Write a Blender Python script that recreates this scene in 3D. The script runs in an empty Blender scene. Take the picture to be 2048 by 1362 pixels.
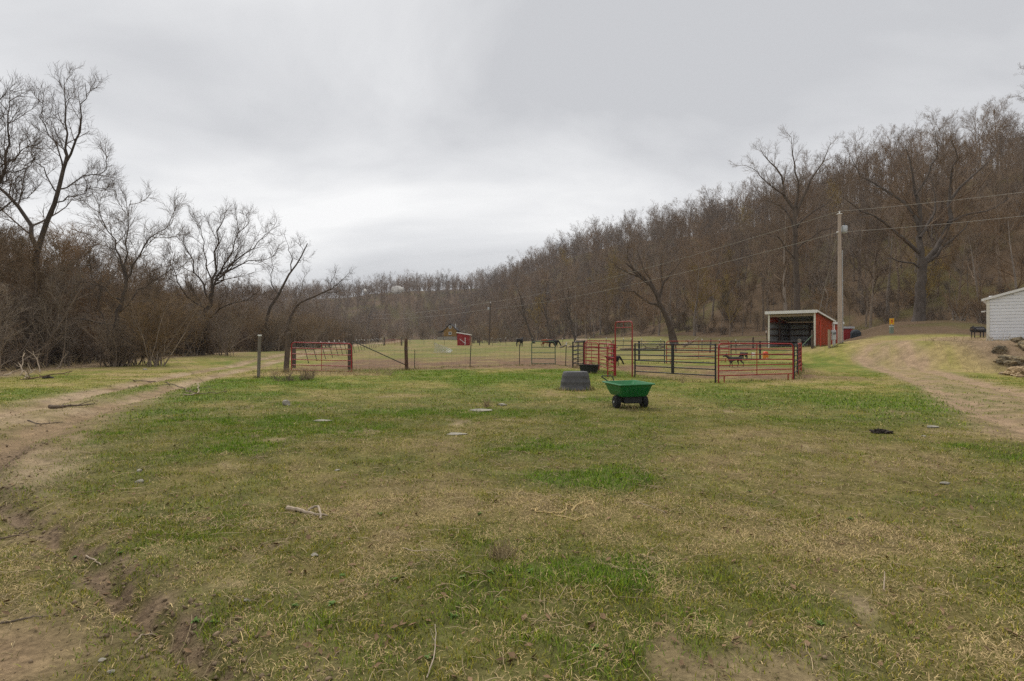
import bpy, bmesh, math, random
import numpy as np
from mathutils import Vector, Matrix

# ------------------------------------------------------------------ camera, sky, sun, exposure
SC = bpy.context.scene
COL = SC.collection
CAMH = 1.6
F, CX, CY = 1137.8, 1024.0, 681.0          # focal length and centre in photograph pixels

cam_d = bpy.data.cameras.new('camera')
cam = bpy.data.objects.new('camera', cam_d)
COL.objects.link(cam)
cam.location = (0, 0, CAMH)
cam.rotation_euler = (math.radians(90), 0, 0)
cam_d.sensor_width = 36.0
cam_d.lens = 36.0 * F / 2048.0
cam_d.clip_start = 0.05
cam_d.clip_end = 4000
SC.camera = cam

SUN_EL, SUN_AZ = math.radians(58), math.radians(-25)      # azimuth from +Y towards +X
world = bpy.data.worlds.new('World')
SC.world = world
world.use_nodes = True
wn, wl = world.node_tree.nodes, world.node_tree.links
wn.clear()


def N(nodes, kind, **kw):
    n = nodes.new(kind)
    for k, v in kw.items():
        setattr(n, k, v)
    return n


def build_world():
    out = N(wn, 'ShaderNodeOutputWorld')
    bg = N(wn, 'ShaderNodeBackground')
    sky = N(wn, 'ShaderNodeTexSky', sky_type='NISHITA')
    sky.sun_disc = False
    sky.sun_elevation = SUN_EL
    sky.sun_rotation = SUN_AZ
    skys = N(wn, 'ShaderNodeVectorMath', operation='SCALE')
    skys.inputs['Scale'].default_value = 0.1
    wl.new(sky.outputs[0], skys.inputs[0])
    tc = N(wn, 'ShaderNodeTexCoord')
    sep = N(wn, 'ShaderNodeSeparateXYZ')
    wl.new(tc.outputs['Generated'], sep.inputs[0])
    zz = N(wn, 'ShaderNodeMath', operation='MAXIMUM')
    wl.new(sep.outputs[2], zz.inputs[0]); zz.inputs[1].default_value = 0.0
    za = N(wn, 'ShaderNodeMath', operation='ADD')
    wl.new(zz.outputs[0], za.inputs[0]); za.inputs[1].default_value = 0.42
    dx = N(wn, 'ShaderNodeMath', operation='DIVIDE')
    dy = N(wn, 'ShaderNodeMath', operation='DIVIDE')
    wl.new(sep.outputs[0], dx.inputs[0]); wl.new(za.outputs[0], dx.inputs[1])
    wl.new(sep.outputs[1], dy.inputs[0]); wl.new(za.outputs[0], dy.inputs[1])
    cmb = N(wn, 'ShaderNodeCombineXYZ')
    wl.new(dx.outputs[0], cmb.inputs[0]); wl.new(dy.outputs[0], cmb.inputs[1])
    mp = N(wn, 'ShaderNodeMapping')
    mp.inputs['Location'].default_value = (18.4, 6.808, 0.0)
    mp.inputs['Rotation'].default_value = (0, 0, 0.7)
    mp.inputs['Scale'].default_value = (0.75, 1.15, 1.0)
    wl.new(cmb.outputs[0], mp.inputs[0])
    n1 = N(wn, 'ShaderNodeTexNoise')
    n1.inputs['Scale'].default_value = 1.25
    n1.inputs['Detail'].default_value = 7.0
    n1.inputs['Roughness'].default_value = 0.5
    n1.inputs['Distortion'].default_value = 0.45
    wl.new(mp.outputs[0], n1.inputs['Vector'])
    rmp = N(wn, 'ShaderNodeValToRGB')
    e = rmp.color_ramp.elements
    e[0].position = 0.37; e[0].color = (0.415, 0.42, 0.433, 1)
    e[1].position = 0.61; e[1].color = (0.69, 0.688, 0.684, 1)
    m = e.new(0.5); m.color = (0.55, 0.553, 0.56, 1)
    wl.new(n1.outputs[0], rmp.inputs[0])
    mix = N(wn, 'ShaderNodeMix', data_type='RGBA')
    mix.inputs[0].default_value = 0.97
    wl.new(skys.outputs[0], mix.inputs[6])
    wl.new(rmp.outputs[0], mix.inputs[7])
    # nothing shines from under the ground
    up = N(wn, 'ShaderNodeMapRange')
    up.inputs[1].default_value = -0.03; up.inputs[2].default_value = -0.01
    wl.new(sep.outputs[2], up.inputs[0])
    mulv = N(wn, 'ShaderNodeVectorMath', operation='SCALE')
    wl.new(mix.outputs[2], mulv.inputs[0]); wl.new(up.outputs[0], mulv.inputs['Scale'])
    wl.new(mulv.outputs[0], bg.inputs[0])
    bg.inputs[1].default_value = 1.0
    wl.new(bg.outputs[0], out.inputs[0])


build_world()
sun_d = bpy.data.lights.new('sun', 'SUN')
sun_d.energy = 1.5
sun_d.angle = math.radians(28)
sun_d.color = (1.0, 0.965, 0.92)
sun = bpy.data.objects.new('sun', sun_d)
COL.objects.link(sun)
sun.rotation_euler = (math.pi / 2 - SUN_EL, 0, math.pi - SUN_AZ)
sun.location = (0, 0, 90)
SC.view_settings.view_transform = 'Standard'
SC.view_settings.look = 'None'
SC.view_settings.exposure = 0.54
SC.view_settings.gamma = 1.0
SC.view_settings.use_curve_mapping = False
SC.cycles.max_bounces = 5
SC.cycles.diffuse_bounces = 3
SC.cycles.volume_bounces = 0
SC.cycles.use_denoising = False
SC.cycles.use_light_tree = False
SC.cycles.sampling_pattern = 'TABULATED_SOBOL'
SC.cycles.sample_clamp_indirect = 2.0
SC.cycles.sample_clamp_direct = 6.0

# ------------------------------------------------------------------ numeric helpers
RNG = np.random.default_rng(11)
random.seed(5)


def ss(a, b, x):
    t = np.clip((np.asarray(x, float) - a) / (b - a), 0, 1)
    return t * t * (3 - 2 * t)


def _hash(ix, iy, seed):
    h = (ix * 374761393 + iy * 668265263 + seed * 1274126177) & 0xFFFFFFFF
    h = ((h ^ (h >> 13)) * 1274126177) & 0xFFFFFFFF
    return ((h ^ (h >> 16)) & 0xFFFF) / 65535.0


def vnoise(x, y, seed=0):
    x = np.asarray(x, float); y = np.asarray(y, float)
    fx, fy = np.floor(x), np.floor(y)
    ix, iy = fx.astype(np.int64), fy.astype(np.int64)
    u, v = x - fx, y - fy
    u = u * u * (3 - 2 * u); v = v * v * (3 - 2 * v)
    a = _hash(ix, iy, seed); b = _hash(ix + 1, iy, seed)
    c = _hash(ix, iy + 1, seed); d = _hash(ix + 1, iy + 1, seed)
    return (a * (1 - u) + b * u) * (1 - v) + (c * (1 - u) + d * u) * v


def fbm(x, y, scale, seed=0, octs=4, gain=0.5):
    """0..1 noise; scale = size in metres of the largest lumps"""
    s = 0; amp = 1; tot = 0
    fx, fy = np.asarray(x, float) / scale, np.asarray(y, float) / scale
    for k in range(octs):
        s = s + amp * vnoise(fx * 2 ** k + 17.3 * k, fy * 2 ** k - 9.1 * k, seed + k)
        tot += amp; amp *= gain
    return s / tot


def polydist(x, y, pts):
    """distance to a polyline and signed side offset"""
    x = np.asarray(x, float); y = np.asarray(y, float)
    best = np.full(x.shape, 1e9); side = np.zeros(x.shape)
    for (x0, y0), (x1, y1) in zip(pts[:-1], pts[1:]):
        dx, dy = x1 - x0, y1 - y0
        L2 = dx * dx + dy * dy
        t = np.clip(((x - x0) * dx + (y - y0) * dy) / L2, 0, 1)
        ex, ey = x - (x0 + t * dx), y - (y0 + t * dy)
        d = np.hypot(ex, ey)
        m = d < best
        best = np.where(m, d, best)
        side = np.where(m, np.sign(dx * ey - dy * ex) * d, side)
    return best, side


def smooth_line(pts, n=6):
    p = np.array(pts, float)
    out = []
    for i in range(len(p) - 1):
        p0 = p[max(i - 1, 0)]; p1 = p[i]; p2 = p[i + 1]; p3 = p[min(i + 2, len(p) - 1)]
        for k in range(n):
            t = k / n
            out.append(0.5 * ((2 * p1) + (-p0 + p2) * t + (2 * p0 - 5 * p1 + 4 * p2 - p3) * t * t
                              + (-p0 + 3 * p1 - 3 * p2 + p3) * t ** 3))
    out.append(p[-1])
    return np.array(out)


# ------------------------------------------------------------------ terrain
ROAD_L = smooth_line([(-6.5, 5.0), (-8.2, 8.0), (-9.9, 11.6), (-11.4, 16), (-13.6, 23), (-16.5, 35), (-20.6, 52), (-26, 80),
                      (-31, 112), (-36, 160)])
ROAD_R = smooth_line([(9.5, 9.0), (12.0, 13.4), (14.2, 17.2), (17.0, 22.2), (19.8, 27.5), (21.9, 32.0), (22.9, 35.2), (24.3, 36.9), (27.0, 37.8), (31, 39.4), (40, 43)])
RUT = smooth_line([(-0.7, 2.0), (-1.35, 2.75), (-2.3, 3.5), (-3.3, 4.35), (-4.6, 5.3), (-6.2, 6.6), (-7.3, 8.5)])
PAD = [(42, 28), (31, 37.5), (28.5, 41), (37, 52), (45, 62)]


def edge_x(y):
    """x of the thicket's edge beside the track"""
    y = np.asarray(y, float)
    return -20.8 - 0.42 * np.clip(y - 16, -20, 12) - 0.16 * np.clip(y - 28, 0, 39) - 0.06 * np.clip(y - 67, 0, 200)


def hill_s(x, y):
    return 0.955 * (x - 48) + 0.296 * (y - 55) + (fbm(x, y, 60, 71, 3) - 0.5) * 16


def height(x, y):
    x = np.asarray(x, float); y = np.asarray(y, float)
    z = 0.0085 * np.clip(y - 32, 0, 85)
    z = z + 1.35 * np.exp(-(((x + 27) / 30) ** 2 + ((y - 225) / 34) ** 2))
    d, _ = polydist(x, y, PAD)
    z = z + 1.55 * (1 - ss(2.0, 10.0, d))
    wg = 1 - ss(3.5, 7.5, polydist(x, y, [(28.6, 35.0), (40, 31)])[0])
    z = z + (1.56 - z) * wg
    wsd = 1 - ss(3.2, 6.5, np.hypot(x - 25.2, y - 49.3))
    z = z + (1.02 - z) * wsd
    s = hill_s(x, y)
    z = z + 1.9 * ss(-27, 0, s) * (1 - ss(100, 185, y)) * ss(-10, 30, y)
    u = np.clip(s / 80, 0, 1.0)
    prof = 0.45 * u + 0.55 * ss(0, 1, u)
    H1 = (36.5 + 4 * ss(120, 175, y) + 12 * ss(170, 330, y)) * prof * ss(-80, 0, y)
    v = np.clip((y - 325 - 0.12 * x + (fbm(x, y, 120, 5, 3) - 0.5) * 90) / 175, 0, 1.2)
    H2 = (40 + 13 * (fbm(x, y, 75, 8, 3) - 0.3)) * (0.4 * v + 0.6 * ss(0, 1, v)) * (0.6 + 0.4 * ss(-330, -110, x))
    H3 = 15 * ss(58, 170, -x)
    z = z + np.maximum(np.maximum(H1, H2), H3)
    far = ss(18, 60, np.hypot(x, y))
    z = z + (fbm(x, y, 9, 3, 4) - 0.5) * (0.10 + 0.35 * far)
    near = 1 - ss(30, 80, np.hypot(x, y))
    z = z + near * ((fbm(x, y, 0.55, 21, 3) - 0.5) * 0.05 + (fbm(x, y, 1.7, 24, 2) - 0.5) * 0.06)
    # wheel ruts
    dl, _ = polydist(x, y, ROAD_L)
    z = z - 0.10 * np.exp(-((np.abs(dl) - 0.85) / 0.30) ** 2) * ss(2, 6, y)
    dr, _ = polydist(x, y, ROAD_R)
    z = z - 0.06 * np.exp(-((dr - 0.85) / 0.35) ** 2)
    du, su = polydist(x, y, RUT)
    z = z - 0.085 * np.exp(-((su - 0.05 - 0.12 * (fbm(x, y, .4, 55, 3) - .5)) / 0.08) ** 2) * (0.45 + fbm(x, y, 0.5, 77, 3)) \
          + 0.035 * np.exp(-((su - (-0.3)) / 0.2) ** 2)
    # churned-up pasture
    past = pasture_mask(x, y)
    z = z + past * near * (np.abs(fbm(x, y, 0.8, 91, 3) - 0.5)) * 0.28
    # bank below the garage
    return z


def pasture_mask(x, y):
    fence = 30.0 + 0.15 * np.clip(x + 9, 0, 12)
    w = fbm(x, y, 3, 31, 3) - 0.5
    m = ss(-0.3, 0.5, y - fence + 0.3 * w) * (1 - ss(40, 52, y + 12 * w)) * ss(-13.5, -11.5, x) * (1 - ss(4, 7, x))
    pen = ss(22.8, 24.5, y + 0.55 * np.abs(x - 8) * 0.2 + w) * ss(5.0, 6.2, x) * (1 - ss(13.5, 16.5, x - 0.15 * (y - 24))) * (1 - ss(33, 36, y + 3 * w))
    return np.maximum(m, pen * (0.55 + 0.45 * ss(.4, .6, fbm(x, y, 2.2, 36, 3))))


def h1(x, y):
    return float(height(np.array([x]), np.array([y]))[0])


def at(px_, py_, y0=1.5, y1=600.0):
    """ground point seen at a photograph pixel"""
    Y = np.geomspace(y0, y1, 1500)
    X = (px_ - CX) / F * Y
    Z = CAMH - (py_ - CY) / F * Y
    g = height(X, Y)
    i = np.nonzero(Z <= g)[0]
    i = i[0] if len(i) else len(Y) - 1
    return float(X[i]), float(Y[i]), float(g[i])


def pd(px_, Y):
    """ground point on the sight line of pixel column px_ at depth Y"""
    X = (px_ - CX) / F * Y
    return X, Y, h1(X, Y)


def zpx(py_, Y):
    return CAMH - (py_ - CY) / F * Y


# ------------------------------------------------------------------ materials
def material(name, col, rough=0.7, var=0.25, scale=8.0, bump=0.0, metallic=0.0, rnd=0.0, col2=None, attr=None, detail=5.0, spec=0.3,
             stretch=None, thr=None, transl=0.0):
    m = bpy.data.materials.new(name)
    m.use_nodes = True
    nt = m.node_tree; nd, lk = nt.nodes, nt.links
    b = nd['Principled BSDF']
    b.inputs['Roughness'].default_value = rough
    b.inputs['Metallic'].default_value = metallic
    b.inputs['Specular IOR Level'].default_value = spec
    tc = N(nd, 'ShaderNodeTexCoord')
    vec = tc.outputs['Object']
    if stretch:
        mp = N(nd, 'ShaderNodeMapping'); mp.inputs['Scale'].default_value = stretch
        lk.new(vec, mp.inputs[0]); vec = mp.outputs[0]
    nz = N(nd, 'ShaderNodeTexNoise')
    nz.inputs['Scale'].default_value = scale
    nz.inputs['Detail'].default_value = detail
    nz.inputs['Roughness'].default_value = 0.62
    lk.new(vec, nz.inputs['Vector'])
    fac = nz.outputs[0]
    rp = N(nd, 'ShaderNodeMapRange')
    lo, hi = thr if thr else (0.3, 0.7)
    rp.inputs[1].default_value = lo; rp.inputs[2].default_value = hi
    lk.new(fac, rp.inputs[0])
    mix = N(nd, 'ShaderNodeMix', data_type='RGBA')
    lk.new(rp.outputs[0], mix.inputs[0])
    if attr:
        at_ = N(nd, 'ShaderNodeAttribute'); at_.attribute_name = attr
        for k, f_ in ((6, 1 - var), (7, 1 + var)):
            sc = N(nd, 'ShaderNodeVectorMath', operation='SCALE'); sc.inputs['Scale'].default_value = f_
            lk.new(at_.outputs['Color'], sc.inputs[0]); lk.new(sc.outputs[0], mix.inputs[k])
    else:
        c2 = col2 if col2 else tuple(min(1, c * (1 + var)) for c in col)
        mix.inputs[6].default_value = (*[c * (1 - (0 if col2 else var)) for c in col], 1)
        mix.inputs[7].default_value = (*c2, 1)
    last = mix.outputs[2]
    if rnd:
        oi = N(nd, 'ShaderNodeObjectInfo')
        hs = N(nd, 'ShaderNodeHueSaturation')
        r1 = N(nd, 'ShaderNodeMapRange'); r1.inputs[3].default_value = 1 - rnd; r1.inputs[4].default_value = 1 + rnd
        lk.new(oi.outputs['Random'], r1.inputs[0]); lk.new(r1.outputs[0], hs.inputs['Value'])
        mm = N(nd, 'ShaderNodeMath', operation='MULTIPLY'); mm.inputs[1].default_value = 7.31
        fr = N(nd, 'ShaderNodeMath', operation='FRACT')
        lk.new(oi.outputs['Random'], mm.inputs[0]); lk.new(mm.outputs[0], fr.inputs[0])
        r2 = N(nd, 'ShaderNodeMapRange'); r2.inputs[3].default_value = 1 - rnd * 1.2; r2.inputs[4].default_value = 1 + rnd * 1.2
        lk.new(fr.outputs[0], r2.inputs[0]); lk.new(r2.outputs[0], hs.inputs['Saturation'])
        lk.new(last, hs.inputs['Color']); last = hs.outputs[0]
    lk.new(last, b.inputs['Base Color'])
    if bump:
        bp = N(nd, 'ShaderNodeBump'); bp.inputs['Strength'].default_value = min(1, bump)
        bp.inputs['Distance'].default_value = 0.03 * max(1, bump)
        lk.new(fac, bp.inputs['Height']); lk.new(bp.outputs[0], b.inputs['Normal'])
    return m


M = {}
M['ground'] = None
M['grass'] = material('grass_blade', (0, 0, 0), 0.85, 0.12, 30, attr='Col', spec=0.12)
M['straw'] = material('dry_straw', (0.36, 0.28, 0.16), 0.85, 0.3, 14, spec=0.1)
M['bark'] = material('bark', (0.235, 0.19, 0.15), 0.95, 0.35, 3.0, 0.6, rnd=0.22, stretch=(1, 1, 0.35), spec=0.1)
M['bark_dark'] = material('dark_bark', (0.095, 0.075, 0.06), 0.95, 0.35, 3.0, 0.6, rnd=0.15, stretch=(1, 1, 0.35), spec=0.1)
M['twig'] = material('twig', (0.22, 0.158, 0.108), 0.95, 0.25, 0.6, rnd=0.24, spec=0.1)
M['twig_grey'] = material('grey_twig', (0.225, 0.172, 0.128), 0.95, 0.25, 0.6, rnd=0.2, spec=0.1)
M['twig_dark'] = material('dark_twig', (0.115, 0.086, 0.066), 0.95, 0.25, 0.6, rnd=0.15, spec=0.1)
M['twig_yellow'] = material('budding_twig', (0.30, 0.215, 0.07), 0.9, 0.3, 0.6, rnd=0.12, spec=0.1)
M['twig_tan'] = material('tan_brush', (0.225, 0.166, 0.108), 0.95, 0.3, 0.5, rnd=0.25, spec=0.1)
M['dead'] = material('bleached_wood', (0.36, 0.29, 0.215), 0.9, 0.3, 9, 0.3, rnd=0.1, stretch=(1, 1, 0.3), spec=0.1)
M['dead_dark'] = material('dead_branch', (0.15, 0.115, 0.085), 0.9, 0.3, 9, 0.3, rnd=0.1, spec=0.1)
M['log'] = material('fallen_log', (0.22, 0.175, 0.125), 0.95, 0.35, 3, 0.5, rnd=0.25, spec=0.1)
M['red'] = material('red_painted_steel', (0.29, 0.02, 0.021), 0.45, 0.0, 14, 0.05, col2=(0.2, 0.03, 0.022), thr=(0.5, 0.75), spec=0.3)
M['red_dull'] = material('faded_red_steel', (0.27, 0.045, 0.035), 0.55, 0.0, 12, 0.05, col2=(0.19, 0.06, 0.04), thr=(0.5, 0.75))
M['black'] = material('black_painted_steel', (0.017, 0.016, 0.018), 0.45, 0.0, 14, col2=(0.045, 0.035, 0.03), thr=(0.55, 0.8), spec=0.45)
M['green_steel'] = material('green_painted_steel', (0.045, 0.095, 0.045), 0.5, 0.0, 12, col2=(0.10, 0.12, 0.07), thr=(0.5, 0.8))
M['galv'] = material('galvanised_steel', (0.42, 0.43, 0.44), 0.5, 0.12, 6, metallic=0.5)
M['wire'] = material('fence_wire', (0.17, 0.16, 0.15), 0.6, 0.2, 20, metallic=0.3)
M['cable'] = material('power_cable', (0.30, 0.28, 0.25), 0.6, 0.1, 2)
M['post'] = material('weathered_post', (0.105, 0.082, 0.065), 0.95, 0.35, 5, 0.6, stretch=(3, 3, 0.4), spec=0.1)
M['post_red'] = material('brown_post', (0.105, 0.06, 0.042), 0.95, 0.35, 5, 0.6, stretch=(3, 3, 0.4), spec=0.1)
M['post_grey'] = material('grey_timber', (0.17, 0.145, 0.12), 0.95, 0.3, 6, 0.4, stretch=(4, 4, 0.4), spec=0.1)
M['timber'] = material('raw_timber', (0.30, 0.235, 0.16), 0.9, 0.2, 5, 0.3, stretch=(4, 4, 0.4), spec=0.1)
M['tpost'] = material('steel_post', (0.045, 0.05, 0.04), 0.7, 0.3, 10)
M['white'] = material('white_paint', (0.72, 0.71, 0.69), 0.6, 0.08, 6)
M['trim'] = material('cream_trim', (0.66, 0.63, 0.55), 0.6, 0.08, 4)
M['siding'] = material('white_metal_siding', (0.74, 0.75, 0.78), 0.5, 0.05, 1.5, 0.0, spec=0.3)
M['pole'] = material('pole_wood', (0.40, 0.325, 0.27), 0.9, 0.18, 4, 0.4, stretch=(5, 5, 0.25), spec=0.1)
M['barn_red'] = material('barn_red_metal', (0.33, 0.052, 0.022), 0.55, 0.1, 2.5, 0.0)
M['shed_red'] = material('dark_red_boards', (0.28, 0.022, 0.02), 0.65, 0.15, 3)
M['inside'] = material('inner_metal_sheet', (0.27, 0.27, 0.285), 0.6, 0.1, 3)
M['girt'] = material('dark_girt', (0.10, 0.065, 0.05), 0.9, 0.2, 5)
M['plastic_green'] = material('green_poly', (0.012, 0.15, 0.04), 0.42, 0.1, 5, spec=0.45)
M['plastic_black'] = material('black_poly', (0.016, 0.016, 0.018), 0.5, 0.2, 6, spec=0.4)
M['rubber'] = material('tyre_rubber', (0.022, 0.021, 0.021), 0.85, 0.35, 14)
M['tank'] = material('grey_poly', (0.075, 0.073, 0.075), 0.55, 0.16, 7, spec=0.35)
M['trough'] = material('black_rubber', (0.02, 0.02, 0.021), 0.6, 0.3, 8)
M['stone'] = material('field_stone', (0.29, 0.265, 0.215), 0.9, 0.3, 7, 0.5, spec=0.15)
M['boulder'] = material('lichen_boulder', (0.15, 0.125, 0.085), 0.95, 0.0, 2.2, 0.9, col2=(0.33, 0.255, 0.15), thr=(0.42, 0.66), rnd=0.15, spec=0.1)
M['boulder_pale'] = material('ochre_boulder', (0.24, 0.17, 0.10), 0.95, 0.0, 2.6, 0.9, col2=(0.42, 0.32, 0.20), thr=(0.4, 0.62), rnd=0.1, spec=0.1)
M['bluff'] = material('pale_limestone', (0.60, 0.57, 0.52), 0.95, 0.25, 0.5, 0.6)
M['dung'] = material('dark_clod', (0.035, 0.026, 0.02), 0.95, 0.4, 14, 0.9)
M['orange'] = material('orange_plastic', (0.62, 0.20, 0.025), 0.45, 0.06, 4)
M['orange_red'] = material('red_lid_plastic', (0.55, 0.055, 0.02), 0.45, 0.06, 4)
M['yellow'] = material('yellow_plastic', (0.68, 0.36, 0.012), 0.5, 0.06, 4)
M['pedestal'] = material('pale_green_box', (0.19, 0.235, 0.17), 0.55, 0.08, 4)
M['log_wall'] = material('honey_logs', (0.27, 0.155, 0.035), 0.8, 0.25, 3, 0.4, stretch=(0.4, 1, 6))
M['dark_roof'] = material('dark_shingle', (0.042, 0.036, 0.034), 0.9, 0.3, 5)
M['glass'] = material('window_glass', (0.10, 0.11, 0.12), 0.15, 0.05, 2, spec=0.6)
M['brown_hide'] = material('russet_hide', (0.19, 0.052, 0.02), 0.85, 0.25, 2.5)
M['black_hide'] = material('black_hide', (0.014, 0.012, 0.012), 0.8, 0.3, 3)
M['cream_hide'] = material('cream_hide', (0.48, 0.36, 0.24), 0.85, 0.15, 2.5)
M['grey_hide'] = material('grey_brown_hide', (0.055, 0.047, 0.04), 0.85, 0.4, 5)
M['rope'] = material('baling_twine', (0.47, 0.35, 0.16), 0.9, 0.2, 30)
M['crumb'] = material('soil_crumb', (0.19, 0.14, 0.09), 0.95, 0.45, 9, spec=0.1)
M['dead_leaf'] = material('dead_leaf', (0.20, 0.13, 0.075), 0.9, 0.45, 7, spec=0.1)
M['weed'] = material('weed_leaf', (0.115, 0.19, 0.04), 0.7, 0.25, 12, spec=0.2)
M['blue_tarp'] = material('blue_tarp', (0.025, 0.031, 0.037), 0.7, 0.2, 4)


def ground_material():
    m = bpy.data.materials.new('ground_cover')
    m.use_nodes = True
    nd, lk = m.node_tree.nodes, m.node_tree.links
    b = nd['Principled BSDF']
    b.inputs['Roughness'].default_value = 0.95
    b.inputs['Specular IOR Level'].default_value = 0.08
    a = N(nd, 'ShaderNodeAttribute'); a.attribute_name = 'Col'
    tc = N(nd, 'ShaderNodeTexCoord')
    facs = []
    for sc, det in ((2.3, 8.0), (24.0, 6.0)):
        n = N(nd, 'ShaderNodeTexNoise'); n.inputs['Scale'].default_value = sc; n.inputs['Detail'].default_value = det
        n.inputs['Roughness'].default_value = 0.7
        lk.new(tc.outputs['Object'], n.inputs['Vector'])
        facs.append(n.outputs[0])
    mr = N(nd, 'ShaderNodeMapRange'); mr.inputs[1].default_value = 0.3; mr.inputs[2].default_value = 0.7
    mr.inputs[3].default_value = 0.66; mr.inputs[4].default_value = 1.36
    lk.new(facs[0], mr.inputs[0])
    mr2 = N(nd, 'ShaderNodeMapRange'); mr2.inputs[1].default_value = 0.3; mr2.inputs[2].default_value = 0.7
    mr2.inputs[3].default_value = 0.6; mr2.inputs[4].default_value = 1.4
    lk.new(facs[1], mr2.inputs[0])
    mu = N(nd, 'ShaderNodeMath', operation='MULTIPLY')
    lk.new(mr.outputs[0], mu.inputs[0]); lk.new(mr2.outputs[0], mu.inputs[1])
    sc_ = N(nd, 'ShaderNodeVectorMath', operation='SCALE')
    lk.new(a.outputs['Color'], sc_.inputs[0]); lk.new(mu.outputs[0], sc_.inputs['Scale'])
    lk.new(sc_.outputs[0], b.inputs['Base Color'])
    ad = N(nd, 'ShaderNodeMath', operation='ADD'); lk.new(facs[0], ad.inputs[0]); lk.new(facs[1], ad.inputs[1])
    bp = N(nd, 'ShaderNodeBump'); bp.inputs['Strength'].default_value = 0.8; bp.inputs['Distance'].default_value = 0.05
    lk.new(ad.outputs[0], bp.inputs['Height']); lk.new(bp.outputs[0], b.inputs['Normal'])
    return m


M['ground'] = ground_material()


# ------------------------------------------------------------------ object helpers
def mesh_np(name, verts, quads=None, tris=None, smooth=False):
    me = bpy.data.meshes.new(name)
    verts = np.asarray(verts, np.float32).reshape(-1, 3)
    q = np.zeros((0, 4), np.int32) if quads is None else np.asarray(quads, np.int32).reshape(-1, 4)
    t = np.zeros((0, 3), np.int32) if tris is None else np.asarray(tris, np.int32).reshape(-1, 3)
    me.vertices.add(len(verts)); me.vertices.foreach_set('co', verts.ravel())
    nl = q.size + t.size
    me.loops.add(nl)
    me.loops.foreach_set('vertex_index', np.concatenate([q.ravel(), t.ravel()]).astype(np.int32))
    me.polygons.add(len(q) + len(t))
    ls = np.concatenate([np.arange(len(q)) * 4, q.size + np.arange(len(t)) * 3]).astype(np.int32)
    me.polygons.foreach_set('loop_start', ls)
    if smooth:
        me.polygons.foreach_set('use_smooth', np.ones(len(ls), bool))
    me.update(calc_edges=True)
    return me


def link(name, data, mat=None, parent=None, loc=(0, 0, 0), rz=0.0):
    o = bpy.data.objects.new(name, data)
    COL.objects.link(o)
    o.location = loc
    o.rotation_euler = (0, 0, rz)
    if mat is not None and data is not None:
        if len(data.materials) == 0:
            data.materials.append(mat)
    if parent is not None:
        o.parent = parent
    return o


def tag(o, label, cat=None, group=None, kind=None):
    o['label'] = label
    if cat: o['category'] = cat
    if group: o['group'] = group
    if kind: o['kind'] = kind
    return o


def empty(name, loc, label, cat, group=None, rz=0.0):
    o = link(name, None, loc=loc, rz=rz)
    o.empty_display_size = 0.3
    return tag(o, label, cat, group)


class MB:
    """collects simple shapes into one mesh"""

    def __init__(self):
        self.v = []; self.f = []; self.n = 0

    def add(self, verts, faces):
        verts = [tuple(map(float, p)) for p in verts]
        self.v += verts
        self.f += [tuple(i + self.n for i in f) for f in faces]
        self.n += len(verts)
        return self

    def box(self, a, b, mtx=None):
        x0, y0, z0 = a; x1, y1, z1 = b
        p = [(x0, y0, z0), (x1, y0, z0), (x1, y1, z0), (x0, y1, z0), (x0, y0, z1), (x1, y0, z1), (x1, y1, z1), (x0, y1, z1)]
        if mtx is not None:
            p = [tuple(mtx @ Vector(q)) for q in p]
        return self.add(p, [(0, 3, 2, 1), (4, 5, 6, 7), (0, 1, 5, 4), (1, 2, 6, 5), (2, 3, 7, 6), (3, 0, 4, 7)])

    def tube(self, pts, r, sides=8, cap=True):
        pts = [Vector(p) for p in pts]
        n = len(pts)
        rr = r if hasattr(r, '__len__') else [r] * n
        vs = []; prev = None
        for i, p in enumerate(pts):
            t = (pts[min(i + 1, n - 1)] - pts[max(i - 1, 0)]).normalized()
            if prev is None:
                u = t.cross(Vector((0, 0, 1)))
                if u.length < 0.05: u = t.cross(Vector((1, 0, 0)))
            else:
                u = prev - t * prev.dot(t)
            u.normalize(); prev = u
            w = t.cross(u)
            for k in range(sides):
                a = 2 * math.pi * k / sides
                vs.append(p + (u * math.cos(a) + w * math.sin(a)) * rr[i])
        fs = []
        for i in range(n - 1):
            for k in range(sides):
                k2 = (k + 1) % sides
                fs.append((i * sides + k, i * sides + k2, (i + 1) * sides + k2, (i + 1) * sides + k))
        if cap:
            fs.append(tuple(range(sides - 1, -1, -1)))
            fs.append(tuple((n - 1) * sides + k for k in range(sides)))
        return self.add(vs, fs)

    def rings(self, rings, close=True, cap0=True, cap1=True):
        m = len(rings[0]); vs = [p for r in rings for p in r]; fs = []
        for i in range(len(rings) - 1):
            for k in range(m):
                k2 = (k + 1) % m
                fs.append((i * m + k, i * m + k2, (i + 1) * m + k2, (i + 1) * m + k))
        if cap0: fs.append(tuple(range(m - 1, -1, -1)))
        if cap1: fs.append(tuple((len(rings) - 1) * m + k for k in range(m)))
        return self.add(vs, fs)

    def build(self, name, mat, parent=None, loc=(0, 0, 0), rz=0.0, smooth=False, bevel=0.0):
        me = bpy.data.meshes.new(name)
        me.from_pydata(self.v, [], self.f)
        if bevel:
            bm = bmesh.new(); bm.from_mesh(me)
            bmesh.ops.remove_doubles(bm, verts=bm.verts, dist=1e-5)
            es = [e for e in bm.edges if len(e.link_faces) == 2 and e.calc_face_angle(0) > 0.6]
            bmesh.ops.bevel(bm, geom=es, offset=bevel, segments=2, affect='EDGES', profile=0.6)
            bm.to_mesh(me); bm.free()
        me.update()
        if smooth:
            me.polygons.foreach_set('use_smooth', np.ones(len(me.polygons), bool))
            try:
                me.set_sharp_from_angle(angle=math.radians(40))
            except Exception:
                pass
        return link(name, me, mat, parent, loc, rz)


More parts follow.
